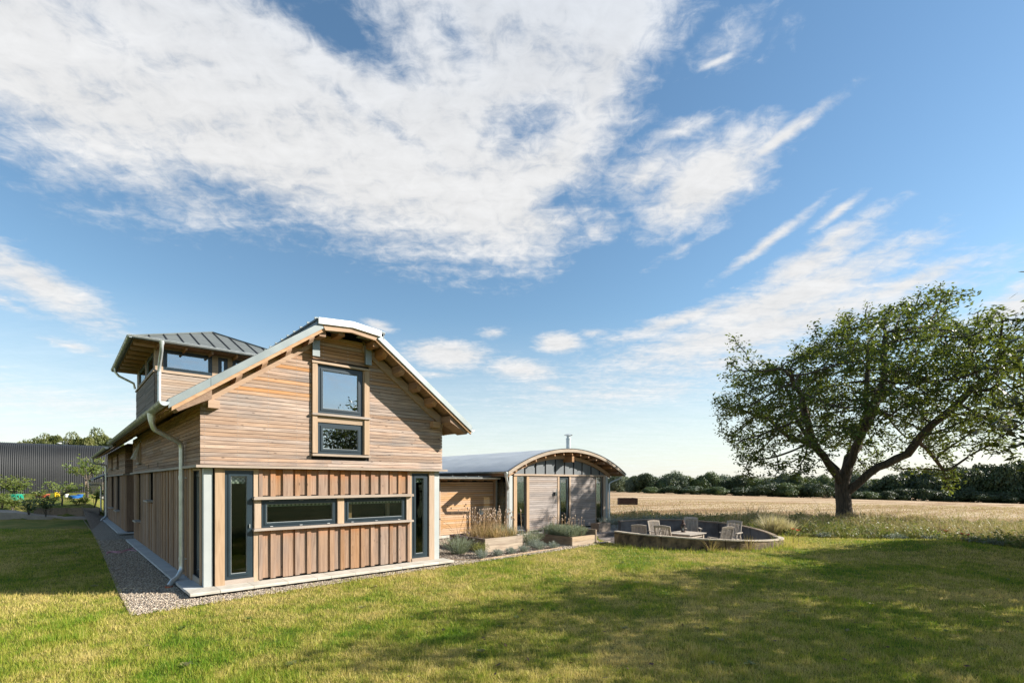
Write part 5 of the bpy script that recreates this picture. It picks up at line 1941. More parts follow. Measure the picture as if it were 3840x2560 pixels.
def sprig_tuft(cx, cy, cz, n, h, spread, mat, name, parent, leaves=14, lw=.007, ll=.04, lean=.7, base_r=.08):
    """a bushy herb: stems with needle leaves along them"""
    th = rng.uniform(0, 2 * np.pi, n)
    k = rng.uniform(0, 1, n) ** .6
    out = np.stack([np.cos(th), np.sin(th), np.zeros(n)], -1)
    base = np.array([cx, cy, cz]) + out * (base_r * k)[:, None]
    hh = h * rng.uniform(.65, 1.05, n)
    tip = base + out * (spread * k)[:, None]
    tip[:, 2] += hh * np.sqrt(np.maximum(1 - (lean * k) ** 2, .1))
    t_ = rng.uniform(.18, 1, (n, leaves))
    c = base[:, None] + (tip - base)[:, None] * t_[..., None]
    c[..., 2] += (h * .12 * np.sin(np.pi * t_))
    c = c.reshape(-1, 3)
    m = len(c)
    dirv = np.repeat(tip - base, leaves, 0)
    dirv /= np.linalg.norm(dirv, axis=1)[:, None]
    d = dirv + rng.normal(0, .55, (m, 3))
    d /= np.linalg.norm(d, axis=1)[:, None]
    s = np.cross(d, rng.normal(0, 1, (m, 3)))
    s /= np.linalg.norm(s, axis=1)[:, None]
    L = (ll * rng.uniform(.6, 1.3, m))[:, None]
    V1 = np.stack([c - s * lw / 2, c + s * lw / 2, c + d * L], 1).reshape(-1, 3)
    F1 = np.arange(m * 3).reshape(-1, 3)
    sd = np.cross(tip - base, rng.normal(0, 1, (n, 3)))
    sd = sd / np.linalg.norm(sd, axis=1)[:, None] * .003
    V2 = np.stack([base - sd, base + sd, tip], 1).reshape(-1, 3)
    F2 = np.arange(n * 3).reshape(-1, 3) + len(V1)
    V = np.concatenate([V1, V2])
    T = np.concatenate([np.repeat(np.clip(rng.normal(.5, .25, m), 0, 1), 3), np.full(n * 3, .3)])
    off = root_loc(parent)
    return link(name, fast_mesh(name, V - np.array(off), np.concatenate([F1, F2]), mat, attrs=T), parent), tip


def heads(points, r0, r1, mat, name, parent, stretch=1.5):
    """small egg-shaped seed heads or blooms at the stem tips, joined"""
    ico = []
    n = 6
    prof = [(.0, -1), (.75, -.5), (1, .1), (.7, .7), (0, 1)]
    m = MB()
    for p in points:
        r = random.uniform(r0, r1)
        vs, fs = [], []
        for a, b in prof:
            for k in range(n):
                t_ = 2 * math.pi * k / n
                vs.append((p[0] + r * a * math.cos(t_), p[1] + r * a * math.sin(t_), p[2] + r * stretch * b))
        for i in range(len(prof) - 1):
            for k in range(n):
                fs.append((i * n + k, i * n + (k + 1) % n, (i + 1) * n + (k + 1) % n, (i + 1) * n + k))
        m.add(vs, fs)
    return m.build(name, mat, parent, smooth=True, kind='stuff')


# first raised bed: straw-coloured tangle with pale seed heads
t_ = thing('dried_seed_plants', 'tangle of dry straw stems with pale egg-shaped seed heads in the sunlit bed', 'plant', (8.65, 1.5, .39))
for q in range(26):
    tuft(rng.uniform(7.95, 9.35), rng.uniform(.72, 2.4), .39, 46, rng.uniform(.35, .62), .28, .008, 'straw_blade', 'dry_stems', t_, .8, base_r=.1)
pts = []
for q in range(130):
    a, b = rng.normal(8.75, .42), rng.normal(1.6, .5)
    a, b = float(np.clip(a, 7.8, 9.6)), float(np.clip(b, .65, 2.5))
    zt = .39 + rng.uniform(.5, 1.0)
    pts.append((a, b, zt))
stalks = MB()
for a, b, z in pts:
    stalks.tube([(a + rng.normal(0, .12), b + rng.normal(0, .12), .39), (a + rng.normal(0, .03), b, .39 + (z - .39) * .6), (a, b, z)], .004, 3, cap=False)
stalks.build('stalks', 'stem_dry', t_, kind='stuff')
heads(pts, .020, .030, 'seed_head', 'seed_heads', t_)
for q in range(8):
    tuft(rng.uniform(8.9, 9.5), rng.uniform(.75, 1.8), .39, 60, rng.uniform(.4, .6), .3, .007, 'lavender', 'green_stems', t_, .8)
t_ = thing('poppy_plant', 'thin stems with dark seed pods leaning before the link wall', 'plant', (8.0, 2.2, .39))
pp = [(7.62, 2.35, 1.45), (7.72, 2.3, 1.36), (7.4, 2.5, 1.0), (7.2, 2.4, .85), (8.35, 2.3, 1.47), (8.28, 2.3, 1.42)]
st_ = MB()
for p in pp:
    st_.tube([(7.95, 2.2, .39), ((p[0] + 7.95) / 2 + .1, p[1], .39 + (p[2] - .39) * .6), p], .004, 3, cap=False)
st_.build('stalks', 'stem_dry', t_)
heads(pp, .022, .03, 'soil', 'seed_pods', t_, 1.2)

# lavender in the second bed
for q in range(11):
    x, y = 11.3 + .22 * (q % 4) + rng.uniform(-.05, .05), -.02 + .42 * (q // 3) + rng.uniform(-.06, .06)
t_ = thing('lavender_bed', 'dense grey-green lavender filling the raised bed before the wing', 'plant', (11.7, .6, .27))
for q in range(15):
    x, y = 11.28 + .3 * (q % 3) + rng.uniform(-.06, .06), .0 + .30 * (q // 3) + rng.uniform(-.06, .06)
    sprig_tuft(x, y, .27, 110, rng.uniform(.36, .50), .26, 'lavender', 'lavender_clump', t_, 14, .009, .05)
pts = []
for q in range(34):
    pts.append((float(rng.uniform(11.2, 12.2)), float(rng.uniform(-.1, 1.4)), float(.27 + rng.uniform(.42, .8))))
stalks = MB()
for a, b, z in pts:
    stalks.tube([(a, b, .3), (a + rng.normal(0, .03), b, z)], .0035, 3, cap=False)
stalks.build('stalks', 'stem_dry', t_, kind='stuff')
heads(pts, .016, .024, 'seed_head', 'seed_heads', t_)

# lavender bushes in the ground
for nm, lab, x, y, n, h, sp in (('lavender_bush', 'large loose lavender bush at the left corner of the sunlit bed', 7.05, .95, 190, .72, .55),
                                ('lavender_bush', 'tall wispy lavender bush between the two raised beds', 10.2, .95, 190, .72, .5)):
    t_ = thing(nm, lab, 'plant', (x, y, .02))
    _, tips = sprig_tuft(x, y, .02, n, h * .8, sp, 'lavender', 'foliage', t_, 16, .008, .05, base_r=.16)
    _, tips = tuft(x, y, .02, 120, h, sp * 1.05, .006, 'lavender', 'flower_stems', t_, .75, base_r=.15)
    heads([tuple(p) for p in tips[::4]], .007, .010, 'lilac_bloom', 'blooms', t_, 3.0)
t_ = thing('yellow_herb', 'yellow-green flowering herb beside the large lavender bush', 'plant', (7.3, .22, .02))
sprig_tuft(7.3, .22, .02, 110, .42, .26, 'yellow_shrub', 'foliage', t_, 14, .010, .04)
for q, (x, y, s) in enumerate(((7.03, -.22, .25), (7.66, -.18, .2), (8.3, -.08, .18), (8.86, -.08, .23), (9.66, -.02, .27), (10.24, -.10, .22))):
    lab = ('first', 'second', 'third', 'fourth', 'fifth', 'sixth')[q] + ' small grey lavender mound from the house in the edged row'
    t_ = thing('lavender_mound', lab, 'plant', (x, y, .02), 0, 'row of small lavender mounds')
    sprig_tuft(x, y, .02, 120, s * 1.15, s * .85, 'lavender_grey', 'foliage', t_, 12, .008, .035, lean=.95, base_r=.07)
t_ = thing('lavender_mound', 'larger grey lavender mound in front of the wispy bush', 'plant', (9.85, .35, .02))
sprig_tuft(9.85, .35, .02, 150, .32, .28, 'lavender_grey', 'foliage', t_, 12, .008, .04, lean=.95)
t_ = thing('lavender_row', 'blue-grey lavender growing along the far rim of the seating ring', 'plant', (18.2, 2.1, 0))
for q in range(13):
    a = math.radians(88 - q * 5.2)
    x, y = RING_C[0] + (RING_R + .5) * math.cos(a), RING_C[1] + (RING_R + .5) * math.sin(a)
    sprig_tuft(x, y, .15, 60, .55, .4, 'lavender_grey', 'lavender_clump', t_, 12, .014, .07)
# dry grass tufts leaning against the ring
for q, (a, n, h, lab) in enumerate(((222, 40, .55, 'brown dry weed tuft against the near panel joint of the ring'), (243, 60, .6, 'straw grass tuft sprawling out from the ring opposite the armchairs'))):
    x, y = RING_C[0] + (RING_R + .12) * math.cos(math.radians(a)), RING_C[1] + (RING_R + .12) * math.sin(math.radians(a))
    t_ = thing('dry_grass_tuft', lab, 'grass', (x, y, 0))
    tuft(x, y, 0, n, h, .5, .010, 'straw_blade', 'blades', t_, .9)
for q in range(1):
    x, y = rd(11.1, 21.3)
    t_ = thing('ornamental_grass', 'pale fluffy ornamental grass clump at the meadow edge', 'grass', (x, y, 0))
    tuft(x, y, 0, 420, 1.05, .75, .018, 'pale_grass', 'blades', t_, .8, base_r=.25, tone=(.3, 1))
    tuft(x + .5, y - .4, 0, 200, .8, .55, .018, 'pale_grass', 'blades', t_, .8, base_r=.2, tone=(.3, 1))


def meadow_points(n):
    r = rng.uniform(2.6, 36, n)
    d = rng.uniform(9, 34, n)
    near = meadow_edge(r) + rng.normal(0, .12, n)
    ang = r / d
    far = np.interp(ang, [.1, .3, .6, .9, 1.3], [31, 29.5, 29.5, 25.0, 23.0])
    ok = (d > near) & (d < far) & (ang > .16) & (ang < 1.12)
    x, y = rd(r, d)
    ok &= np.hypot(x - RING_C[0], y - RING_C[1]) > RING_R + .15
    ok &= ~((x < 19.2) & (y > 1.6))
    return x[ok], y[ok], r[ok], d[ok]


def build_meadow():
    x, y, r, d = meadow_points(520000)
    keep = rng.uniform(0, 1, len(x)) < np.clip(20 / d, .3, 1)
    x, y, r, d = x[keep][:190000], y[keep][:190000], r[keep][:190000], d[keep][:190000]
    n = len(x)
    # drifts of dry grass, greener low growth near the lawn
    edge = d - meadow_edge(r)

    def fld(s, ph):
        return np.sin(x * s + ph) * np.cos(y * s * 1.3 + ph * 2) + .6 * np.sin(x * s * 2.7 - y * s * 1.9 + ph)
    f = fld(.55, .3) * .5 + fld(1.7, 1.2) * .3
    dry = np.clip(.5 + .35 * f + .02 * edge + rng.normal(0, .28, n), 0, 1)
    dry = np.where(edge < 1.3, dry * .6, dry)
    h = (.155 + .12 * np.clip(edge / 3, 0, 1)) * rng.gamma(5, .2, n) * (1 + .35 * f)
    cl = np.sin(x * 2.9 + 2 * np.sin(y * 1.3)) * np.sin(y * 3.4 + 2 * np.sin(x * 1.1)) + .7 * np.sin(x * 6.3 + y * 2) * np.cos(y * 5.1 - x)
    h *= np.clip(1 + .55 * cl, .4, 2.0)
    dry = np.clip(dry + .22 * np.sin(x * 1.1 + 2 * np.sin(y * .9)) * np.cos(y * 1.7), 0, 1)
    h = np.maximum(h, .07)
    w = np.maximum(.008, d * .0009) * rng.uniform(.6, 1.4, n)
    base = np.stack([x, y, land_xy(x, y) - .01], -1)
    V, Fq, T = blades(n, base, h, w, np.abs(rng.normal(.45, .4, n)), dry, '', '', '', '', tri=False)
    o = link('meadow_grass', fast_mesh('meadow_grass', V, Fq, 'meadow', attrs=T))
    tag(o, 'rough flowering meadow of dry and green grasses beyond the lawn', 'meadow', kind='stuff')
    # broad-leaved weeds: small leaves low down, seed heads above
    x, y, r, d = meadow_points(420000)
    edge = d - meadow_edge(r)
    k = rng.uniform(0, 1, len(x)) < np.where(edge < 2.2, 1.0, .6)
    x, y, d, edge = x[k][:130000], y[k][:130000], d[k][:130000], edge[k][:130000]
    n = len(x)
    c = np.stack([x, y, land_xy(x, y) + rng.uniform(.02, .44, n) * np.where(edge < .8, .6, 1) * np.clip(.8 + .6 * np.sin(x * 2.9 + 2 * np.sin(y * 1.3)) * np.sin(y * 3.4 + 2 * np.sin(x * 1.1)), .2, 1.5)], -1)
    a = rng.normal(0, 1, (n, 3))
    a[:, 2] *= .5
    a /= np.linalg.norm(a, axis=1)[:, None]
    b = np.cross(a, rng.normal(0, 1, (n, 3)))
    b /= np.linalg.norm(b, axis=1)[:, None]
    s = (rng.uniform(.025, .06, n) * np.maximum(1, d / 22))[:, None]
    V = np.stack([c - a * s, c + b * s * .5, c + a * s, c - b * s * .5], 1).reshape(-1, 3)
    o = link('meadow_weeds', fast_mesh('meadow_weeds', V, np.arange(n * 4).reshape(-1, 4), 'verge', attrs=np.repeat(np.clip(rng.beta(1.2, 1.7, n) + .03 * edge, 0, 1), 4)))
    tag(o, 'low leafy weeds and wild flowers along the meadow edge', 'weeds', kind='stuff')
    # stubble straws standing at the near side of the field
    nn = 26000
    d = rng.uniform(26, 75, nn)
    ang = rng.uniform(.16, 1.1, nn)
    near = np.interp(ang, [.1, .3, .6, .9, 1.3], [30.5, 29, 28.5, 24.5, 22.5])
    k = d > near
    d, ang = d[k], ang[k]
    r = ang * d
    x, y = rd(r, d)
    base = np.stack([x, y, land(r, d) + .02], -1)
    n = len(x)
    V, Fq, T = blades(n, base, rng.uniform(.04, .11, n), np.maximum(.02, d * .0012), np.abs(rng.normal(0, .4, n)), rng.uniform(.3, 1, n), '', '', '', '')
    o = link('stubble_straws', fast_mesh('stubble_straws', V, Fq, 'straw_blade', attrs=T))
    tag(o, 'cut straw stubble standing on the near side of the field', 'stubble', kind='stuff')


build_meadow()


def fallen_leaves():
    n = 90
    d = np.exp(rng.uniform(np.log(5.5), np.log(16), n))
    r = rng.uniform(-.25, 1.0, n) * d
    x, y = rd(r, d)
    ok = ~in_poly(x, y, GRAVEL) & (y < -1.3)
    x, y = x[ok], y[ok]
    n = len(x)
    c = np.stack([x, y, np.full(n, .045)], -1)
    a = rng.normal(0, 1, (n, 3)) * np.array([1, 1, .3])
    a /= np.linalg.norm(a, axis=1)[:, None]
    b = np.cross(a, np.array([0, 0, 1.0])) + rng.normal(0, .3, (n, 3))
    s = rng.uniform(.02, .045, n)[:, None]
    V = np.stack([c - a * s, c + b * s * .6, c + a * s, c - b * s * .6], 1).reshape(-1, 3)
    o = link('fallen_leaves', fast_mesh('fallen_leaves', V, np.arange(n * 4).reshape(-1, 4), 'copper_rust'))
    tag(o, 'scattered brown fallen leaves lying on the lawn', 'leaves', kind='stuff')


fallen_leaves()
# poppies
for q, (u, v) in enumerate(((2975, 1985), (2993, 1990), (3608, 2003), (3630, 2007), (3548, 1992))):
    d = F * (2.26 - .55) / (v - HY)
    r = (u - CX) / F * d
    x, y = rd(r, d)
    lab = ('small red poppy left of its twin by the seating ring', 'red poppy beside the right end of the seating ring', 'red poppy left of the largest one in the right-hand meadow',
           'largest red poppy in the right-hand meadow', 'small far red poppy in the right-hand meadow')[q]
    t_ = thing('poppy', lab, 'flower', (x, y, 0))
    MB().tube([(x, y, 0), (x + .02, y, .3), (x, y, .55)], .006, 4).build('stem', 'stem_dry', t_)
    pm = MB()
    for k in range(4):
        a = k * math.pi / 2 + q
        c_, s_ = math.cos(a), math.sin(a)
        pm.add([(x, y, .55), (x + .05 * c_ - .045 * s_, y + .05 * s_ + .045 * c_, .585), (x + .085 * c_, y + .085 * s_, .605), (x + .05 * c_ + .045 * s_, y + .05 * s_ - .045 * c_, .585)], [(0, 1, 2, 3)])
    pm.build('petals', 'poppy_red', t_)
# silver-leaved edging plants
for q, (r, d) in enumerate(((14.6, 19.0), (15.3, 18.1), (15.75, 17.0), (15.85, 16.4), (12.7, 20.3))):
    x, y = rd(r, d)
    lab = ('silver-leaved edging plant where the lawn curve turns', 'second silver-leaved plant along the lawn curve', 'broad silver-leaved plant near the right end of the lawn curve',
           'silver-leaved plant nearest the right edge of the lawn curve', 'small silver-leaved plant before the ornamental grass')[q]
    zs = float(land(r, d))
    t_ = thing('silver_plant', lab, 'plant', (x, y, zs), 0, 'silver-leaved edging plants')
    sprig_tuft(x, y, zs, 90, .22, .3, 'lavender_grey', 'foliage', t_, 10, .02, .06, lean=.95, base_r=.15)
# rusty skip-like trough out in the field
x, y = rd(12.6, 54.5)
zz = float(land_xy(x, y))
t_ = thing('rusty_trough', 'rusty dark metal trough standing at the near side of the field', 'trough', (x, y, zz), math.radians(-42))
t_.scale = (1.2, 1.0, .95)
t_.location.z -= .18
loc = Vector((x, y, zz))
for nm, b in (('front_plate', (-.8, .8, -.45, -.41, .0, .72)), ('back_plate', (-.8, .8, .41, .45, .0, .8)), ('end_plate', (-.84, -.8, -.45, .45, 0, .78)), ('end_plate', (.8, .84, -.45, .45, 0, .78)), ('floor_plate', (-.8, .8, -.41, .41, .02, .06)), ('lifting_lug', (-.45, -.3, -.5, -.45, .6, .85)), ('lifting_lug', (.3, .45, -.5, -.45, .6, .85))):
    m = MB().box(*b)
    m.v = [(a + loc.x, b_ + loc.y, c + loc.z) for a, b_, c in m.v]
    m.build(nm, 'copper_rust', t_)


# ------------------------------------------------------------------ trees
RV = np.array([XA[0], YA[0], 0.0])            # camera-right and depth as level directions
DV = np.array([XA[1], YA[1], 0.0])
UP = np.array([0, 0, 1.0])


def colonise(att, nodes, parents, step=.42, infl=2.6, kill=.62, iters=70):
    """grow twigs from the given limbs towards points scattered through the crown"""
    N = [np.array(p, float) for p in nodes]
    par = list(parents)
    att = np.array(att)
    arr = np.array(N)
    dist = np.linalg.norm(att[:, None] - arr[None], axis=2)
    near = dist.argmin(1)
    nd = dist.min(1)
    alive = np.ones(len(att), bool)
    for _ in range(iters):
        act = alive & (nd < infl)
        if not act.any():
            # reach out from the closest node
            act = alive & (nd < infl * 2.5)
            if not act.any():
                break
        idx = np.where(act)[0]
        grow = {}
        P = np.array(N)
        dv = att[idx] - P[near[idx]]
        dv /= np.linalg.norm(dv, axis=1)[:, None] + 1e-9
        acc = np.zeros((len(N), 3))
        np.add.at(acc, near[idx], dv)
        src = np.unique(near[idx])
        new = []
        for s in src:
            v = acc[s] + rng.normal(0, .18, 3)
            L = np.linalg.norm(v)
            if L < 1e-3:
                continue
            new.append((s, N[s] + v / L * step))
        if not new:
            break
        b = len(N)
        for s, p in new:
            N.append(p)
            par.append(int(s))
        na_ = np.array([p for _, p in new])
        ai = np.where(alive)[0]
        dd = np.linalg.norm(att[ai][:, None] - na_[None], axis=2)
        mi = dd.min(1)
        better = mi < nd[ai]
        near[ai[better]] = b + dd.argmin(1)[better]
        nd[ai[better]] = mi[better]
        alive &= nd > kill
        if not alive.any():
            break
    return np.array(N), np.array(par)


def skeleton_mesh(N, par, r_tip, power, r_trunk, off, sides=(9, 6, 4)):
    n = len(N)
    kids = [[] for _ in range(n)]
    for i, p in enumerate(par):
        if p >= 0:
            kids[p].append(i)
    order = sorted(range(n), key=lambda i: -i)
    w = np.zeros(n)
    done = np.zeros(n, bool)
    # nodes are always created after their parents
    for i in range(n - 1, -1, -1):
        w[i] = sum(w[k] for k in kids[i]) if kids[i] else 1.0
    R = r_tip * w ** (1 / power)
    R = np.maximum(R * .8, r_trunk * (w / w[0]) ** .43)
    big, twig = MB(), MB()
    # chains
    starts = [(i, None) for i in range(n) if par[i] < 0]
    stack = [(i, -1) for i, _ in starts]
    while stack:
        i, p = stack.pop()
        chain = [i] if p < 0 else [p, i]
        c = i
        while kids[c]:
            ks = sorted(kids[c], key=lambda k: -w[k])
            for k in ks[1:]:
                stack.append((k, c))
            c = ks[0]
            chain.append(c)
        if len(chain) < 2:
            continue
        rr = [float(R[q]) for q in chain]
        if p >= 0:
            rr[0] = min(rr[0], rr[1] * 1.25)
        s = sides[0] if max(rr) > .12 else sides[1] if max(rr) > .05 else sides[2]
        (big if max(rr) > .05 else twig).tube([N[q] for q in chain], rr, s, cap=False)
    return R, w, big, twig


def leaf_cloud(C, n_each, size, spread, off, mat, name, parent, droop=.35, aspect=.42, flat=.6):
    """leaf sprays round the twig ends"""
    m = len(C) * n_each
    c = np.repeat(C, n_each, 0) + rng.normal(0, spread, (m, 3)) * np.array([1, 1, .8])
    a = rng.normal(0, 1, (m, 3))
    a[:, 2] = a[:, 2] * .45 - droop
    a /= np.linalg.norm(a, axis=1)[:, None]
    b = np.cross(a, rng.normal(0, 1, (m, 3)) * np.array([flat, flat, 1]))
    b /= np.linalg.norm(b, axis=1)[:, None] + 1e-9
    s = (size * rng.uniform(.6, 1.35, m))[:, None]
    V = np.stack([c - a * s * .5, c + b * s * aspect * .5 - a * s * .05, c + a * s * .5, c - b * s * aspect * .5 - a * s * .05], 1).reshape(-1, 3)
    V = V - np.array(off)
    return link(name, fast_mesh(name, V, np.arange(m * 4).reshape(-1, 4), mat), parent)


def poly_sample(poly, n):
    P = np.array(poly, float)
    lo, hi = P.min(0), P.max(0)
    out = []
    while len(out) < n:
        q = rng.uniform(lo, hi, (n * 3, 2))
        ok = in_poly(q[:, 0], q[:, 1], poly)
        out += list(q[ok])
    return np.array(out[:n])


def big_tree():
    D0 = 28.4
    x0, y0 = rd((3166 - CX) / F * D0, D0)
    base = np.array([x0, y0, 0.0])
    K = .638 * D0 / F

    def loc(px, py, dep=0.0):
        return base + RV * ((px - 887) * K) + UP * ((1405 - py) * K) + DV * dep
    limbs = [[(887, 1425, 0), (886, 1330, 0), (884, 1250, 0), (882, 1190, 0)],
             [(882, 1190, 0), (830, 1140, -.2), (760, 1080, -.5), (660, 980, -1.0), (590, 870, -1.3), (540, 740, -1.8), (470, 640, -2.2), (380, 560, -2.6)],
             [(590, 870, -1.3), (605, 750, -.6), (640, 640, .2), (600, 500, .6)],
             [(882, 1190, 0), (865, 1100, .3), (825, 1030, .8), (795, 950, 1.4), (755, 840, 2.0), (735, 700, 2.6), (715, 560, 3.0), (650, 430, 3.4)],
             [(882, 1190, 0), (885, 1090, -.3), (890, 980, -.8), (905, 880, -1.4), (915, 760, -2.0), (935, 620, -2.4), (920, 450, -2.7), (900, 320, -2.8)],
             [(885, 1090, -.3), (925, 1030, .2), (1020, 965, .9), (1100, 860, 1.6), (1180, 760, 2.2), (1200, 600, 2.6), (1230, 450, 2.8), (1250, 300, 3.0)],
             [(884, 1250, 0), (935, 1190, -.3), (985, 1120, -.6), (1070, 1060, -.9), (1170, 1020, -1.0), (1205, 940, -1.3), (1260, 850, -1.7), (1350, 740, -2.2), (1450, 640, -2.6), (1600, 520, -2.8)],
             [(1205, 940, -1.3), (1300, 985, -.8), (1380, 1040, -.5), (1440, 1110, -.3)],
             [(1180, 760, 2.2), (1300, 660, 3.0), (1430, 560, 3.6), (1600, 400, 4.0)],
             [(795, 950, 1.4), (700, 880, 2.4), (600, 760, 3.2), (460, 700, 3.6)]]
    nodes, par, key = [], [], {}
    for L in limbs:
        prev = -1
        pts = []
        for (a, b) in zip(L, L[1:]):
            n = max(1, int(np.hypot(b[0] - a[0], b[1] - a[1]) * K / .5))
            for q in range(n):
                t_ = q / n
                pts.append(tuple(a[i] + (b[i] - a[i]) * t_ for i in range(3)))
        pts.append(L[-1])
        for j, p in enumerate(pts):
            kk = (round(p[0]), round(p[1]))
            if j == 0 and nodes:
                # join the limb to the nearest existing node
                q = loc(*p)
                prev = int(np.argmin([np.linalg.norm(q - m) for m in nodes]))
                continue
            q = loc(*p)
            if j > 1:
                q = q + rng.normal(0, .05, 3)
            nodes.append(q)
            par.append(prev)
            prev = len(nodes) - 1
    poly = [(150, 650), (190, 500), (340, 400), (520, 335), (700, 280), (800, 210), (900, 190), (1010, 190), (1100, 135), (1250, 125), (1400, 120), (1450, 160), (1540, 200), (1640, 220), (1760, 215), (1800, 320), (1865, 400),
            (1875, 500), (1850, 620), (1760, 700), (1810, 830), (1800, 990), (1700, 1010), (1560, 960), (1500, 1050), (1500, 1170), (1440, 1190), (1370, 1090), (1300, 1000), (1180, 960), (1100, 900), (1000, 940), (930, 960),
            (860, 930), (760, 900), (690, 950), (700, 1080), (600, 1120), (570, 1000), (600, 900), (560, 860), (480, 930), (470, 1020), (380, 1100), (300, 1040), (200, 1020), (200, 900), (260, 830), (300, 770), (190, 720)]
    cl = poly_sample(poly, 285)
    # leave holes so the sky shows: thin the low middle
    att = []
    ctr = []
    for px, py in cl:
        py = 1000 + (py - 1000) * .955
        px = 960 + (px - 960) * (.96 if px < 960 else .90)
        if rng.uniform() < .45 and abs(px - 950) < 420 and py > 560:
            continue
        ed = max(.15, 1 - ((px - 1000) / 900) ** 2) ** .5
        dep = rng.uniform(-1, 1) * 6.2 * ed
        if abs(dep) < 2 and rng.uniform() < .3:
            dep *= 2
        k_ = math.sqrt(1 - (dep / 8.0) ** 2)
        c = loc(990 + (px - 990) * k_, 900 + (py - 900) * k_, dep)
        ctr.append(c)
        k = rng.integers(9, 17)
        att += list(c + rng.normal(0, .55, (k, 3)))
    # hanging sprays low on both sides
    for px, py, dep in ((1450, 1130, -.3), (1400, 1070, -.5), (1490, 1165, -.2), (1340, 1010, -.8), (1680, 960, -1.5), (1640, 860, -1.0), (1600, 930, -1.2), (1720, 560, .5), (1700, 660, -1),
                        (1720, 420, -1), (380, 1080, -1.2), (300, 1000, -1.6), (620, 1090, -.5), (660, 1020, -.8), (230, 930, -1.5), (1560, 1000, -.6), (1640, 740, 1.5), (1660, 300, 1.0)):
        att += list(loc(px, py, dep) + rng.normal(0, .42, (11, 3)))
    N, P = colonise(np.array(att), nodes, par, .38, 3.0, .5, 80)
    root = thing('spreading_tree', 'broad spreading tree with forked trunk at the edge of the meadow', 'tree', tuple(base))
    R, w, big, twig = skeleton_mesh(N, P, .014, 2.35, .40, base, (12, 7, 4))
    # root flare
    big.lathe([(.62, -.05), (.52, .12), (.43, .4), (.40, .8)], base[0], base[1], 14)
    big.build('trunk', 'bark', root, smooth=True)
    twig.build('branches', 'bark', root, smooth=True, kind='stuff')
    sel = w <= 3
    sel[:len(nodes)] = False
    C = N[sel]
    leaf_cloud(C, 30, .20, .20, base, 'leaf_big', 'crown', root)
    return len(C)


big_tree()


def round_tree(name, label, r, d, trunk_h, rad, height, mat, leaf, n_clump, group=None, bark='bark', leaves=12, spread=.3, seed=None, squash=1.0, fork=5, bare=0.0):
    x0, y0 = rd(r, d)
    z0 = float(land(r, d))
    base = np.array([x0, y0, z0])
    root = thing(name, label, 'tree', tuple(base), 0, group)
    top = np.array([x0, y0, z0 + trunk_h])
    nodes = [base + UP * (trunk_h * k / 6) + rng.normal(0, .03 * rad, 3) * (k > 0) for k in range(7)]
    par = [-1, 0, 1, 2, 3, 4, 5]
    for q in range(fork):
        a = 2 * math.pi * q / fork + rng.uniform(-.4, .4)
        prev = 6 - (q % 2)
        L = rng.uniform(.45, .75)
        tgt = np.array([math.cos(a) * rad * L, math.sin(a) * rad * L, (height - trunk_h) * rng.uniform(.35, .8)])
        m = max(3, int(np.linalg.norm(tgt) / .6))
        for k in range(1, m + 1):
            t_ = k / m
            p = nodes[6] + tgt * np.array([t_, t_, t_ ** .8]) + rng.normal(0, .06, 3)
            nodes.append(p)
            par.append(prev)
            prev = len(nodes) - 1
    att = []
    ch = (height - trunk_h) * .5 * 1.08
    cz = z0 + height - ch
    for _ in range(n_clump):
        v = rng.normal(0, 1, 3)
        v /= np.linalg.norm(v)
        v *= rng.uniform(.45, 1.0) ** .5
        c = np.array([x0, y0, cz]) + v * np.array([rad, rad, ch]) * rng.uniform(.85, 1.08)
        att += list(c + rng.normal(0, .09 * rad, (9, 3)))
    st = max(.25, rad * .075)
    N, P = colonise(np.array(att), nodes, par, st, rad * .55, st * 1.4, 70)
    R, w, big, twig = skeleton_mesh(N, P, .012 * rad / 5, 2.3, .055 * height * .55, base, (8, 5, 3))
    big.build('trunk', bark, root, smooth=True)
    if twig.v:
        twig.build('branches', bark, root, smooth=True, kind='stuff')
    sel = w <= 4
    sel[:len(nodes)] = False
    leaf_cloud(N[sel], leaves, leaf, spread, base, mat, 'crown', root)
    return root


# the trees out of the picture on the right whose shade lies over the lawn; one shows at the frame's edge
round_tree('dark_leaved_tree', 'dark-leaved tree reaching into the right edge above the meadow', 15.7, 8.0, 2.6, 5.7, 7.0, 'leaf_right', .24, 240, leaves=28, spread=.32, fork=9)
round_tree('shade_tree', 'low leafy tree beside the lawn casting dappled shade', 21.4, 13.6, 1.8, 4.0, 6.4, 'leaf_right', .32, 150, leaves=30, spread=.34, fork=7)


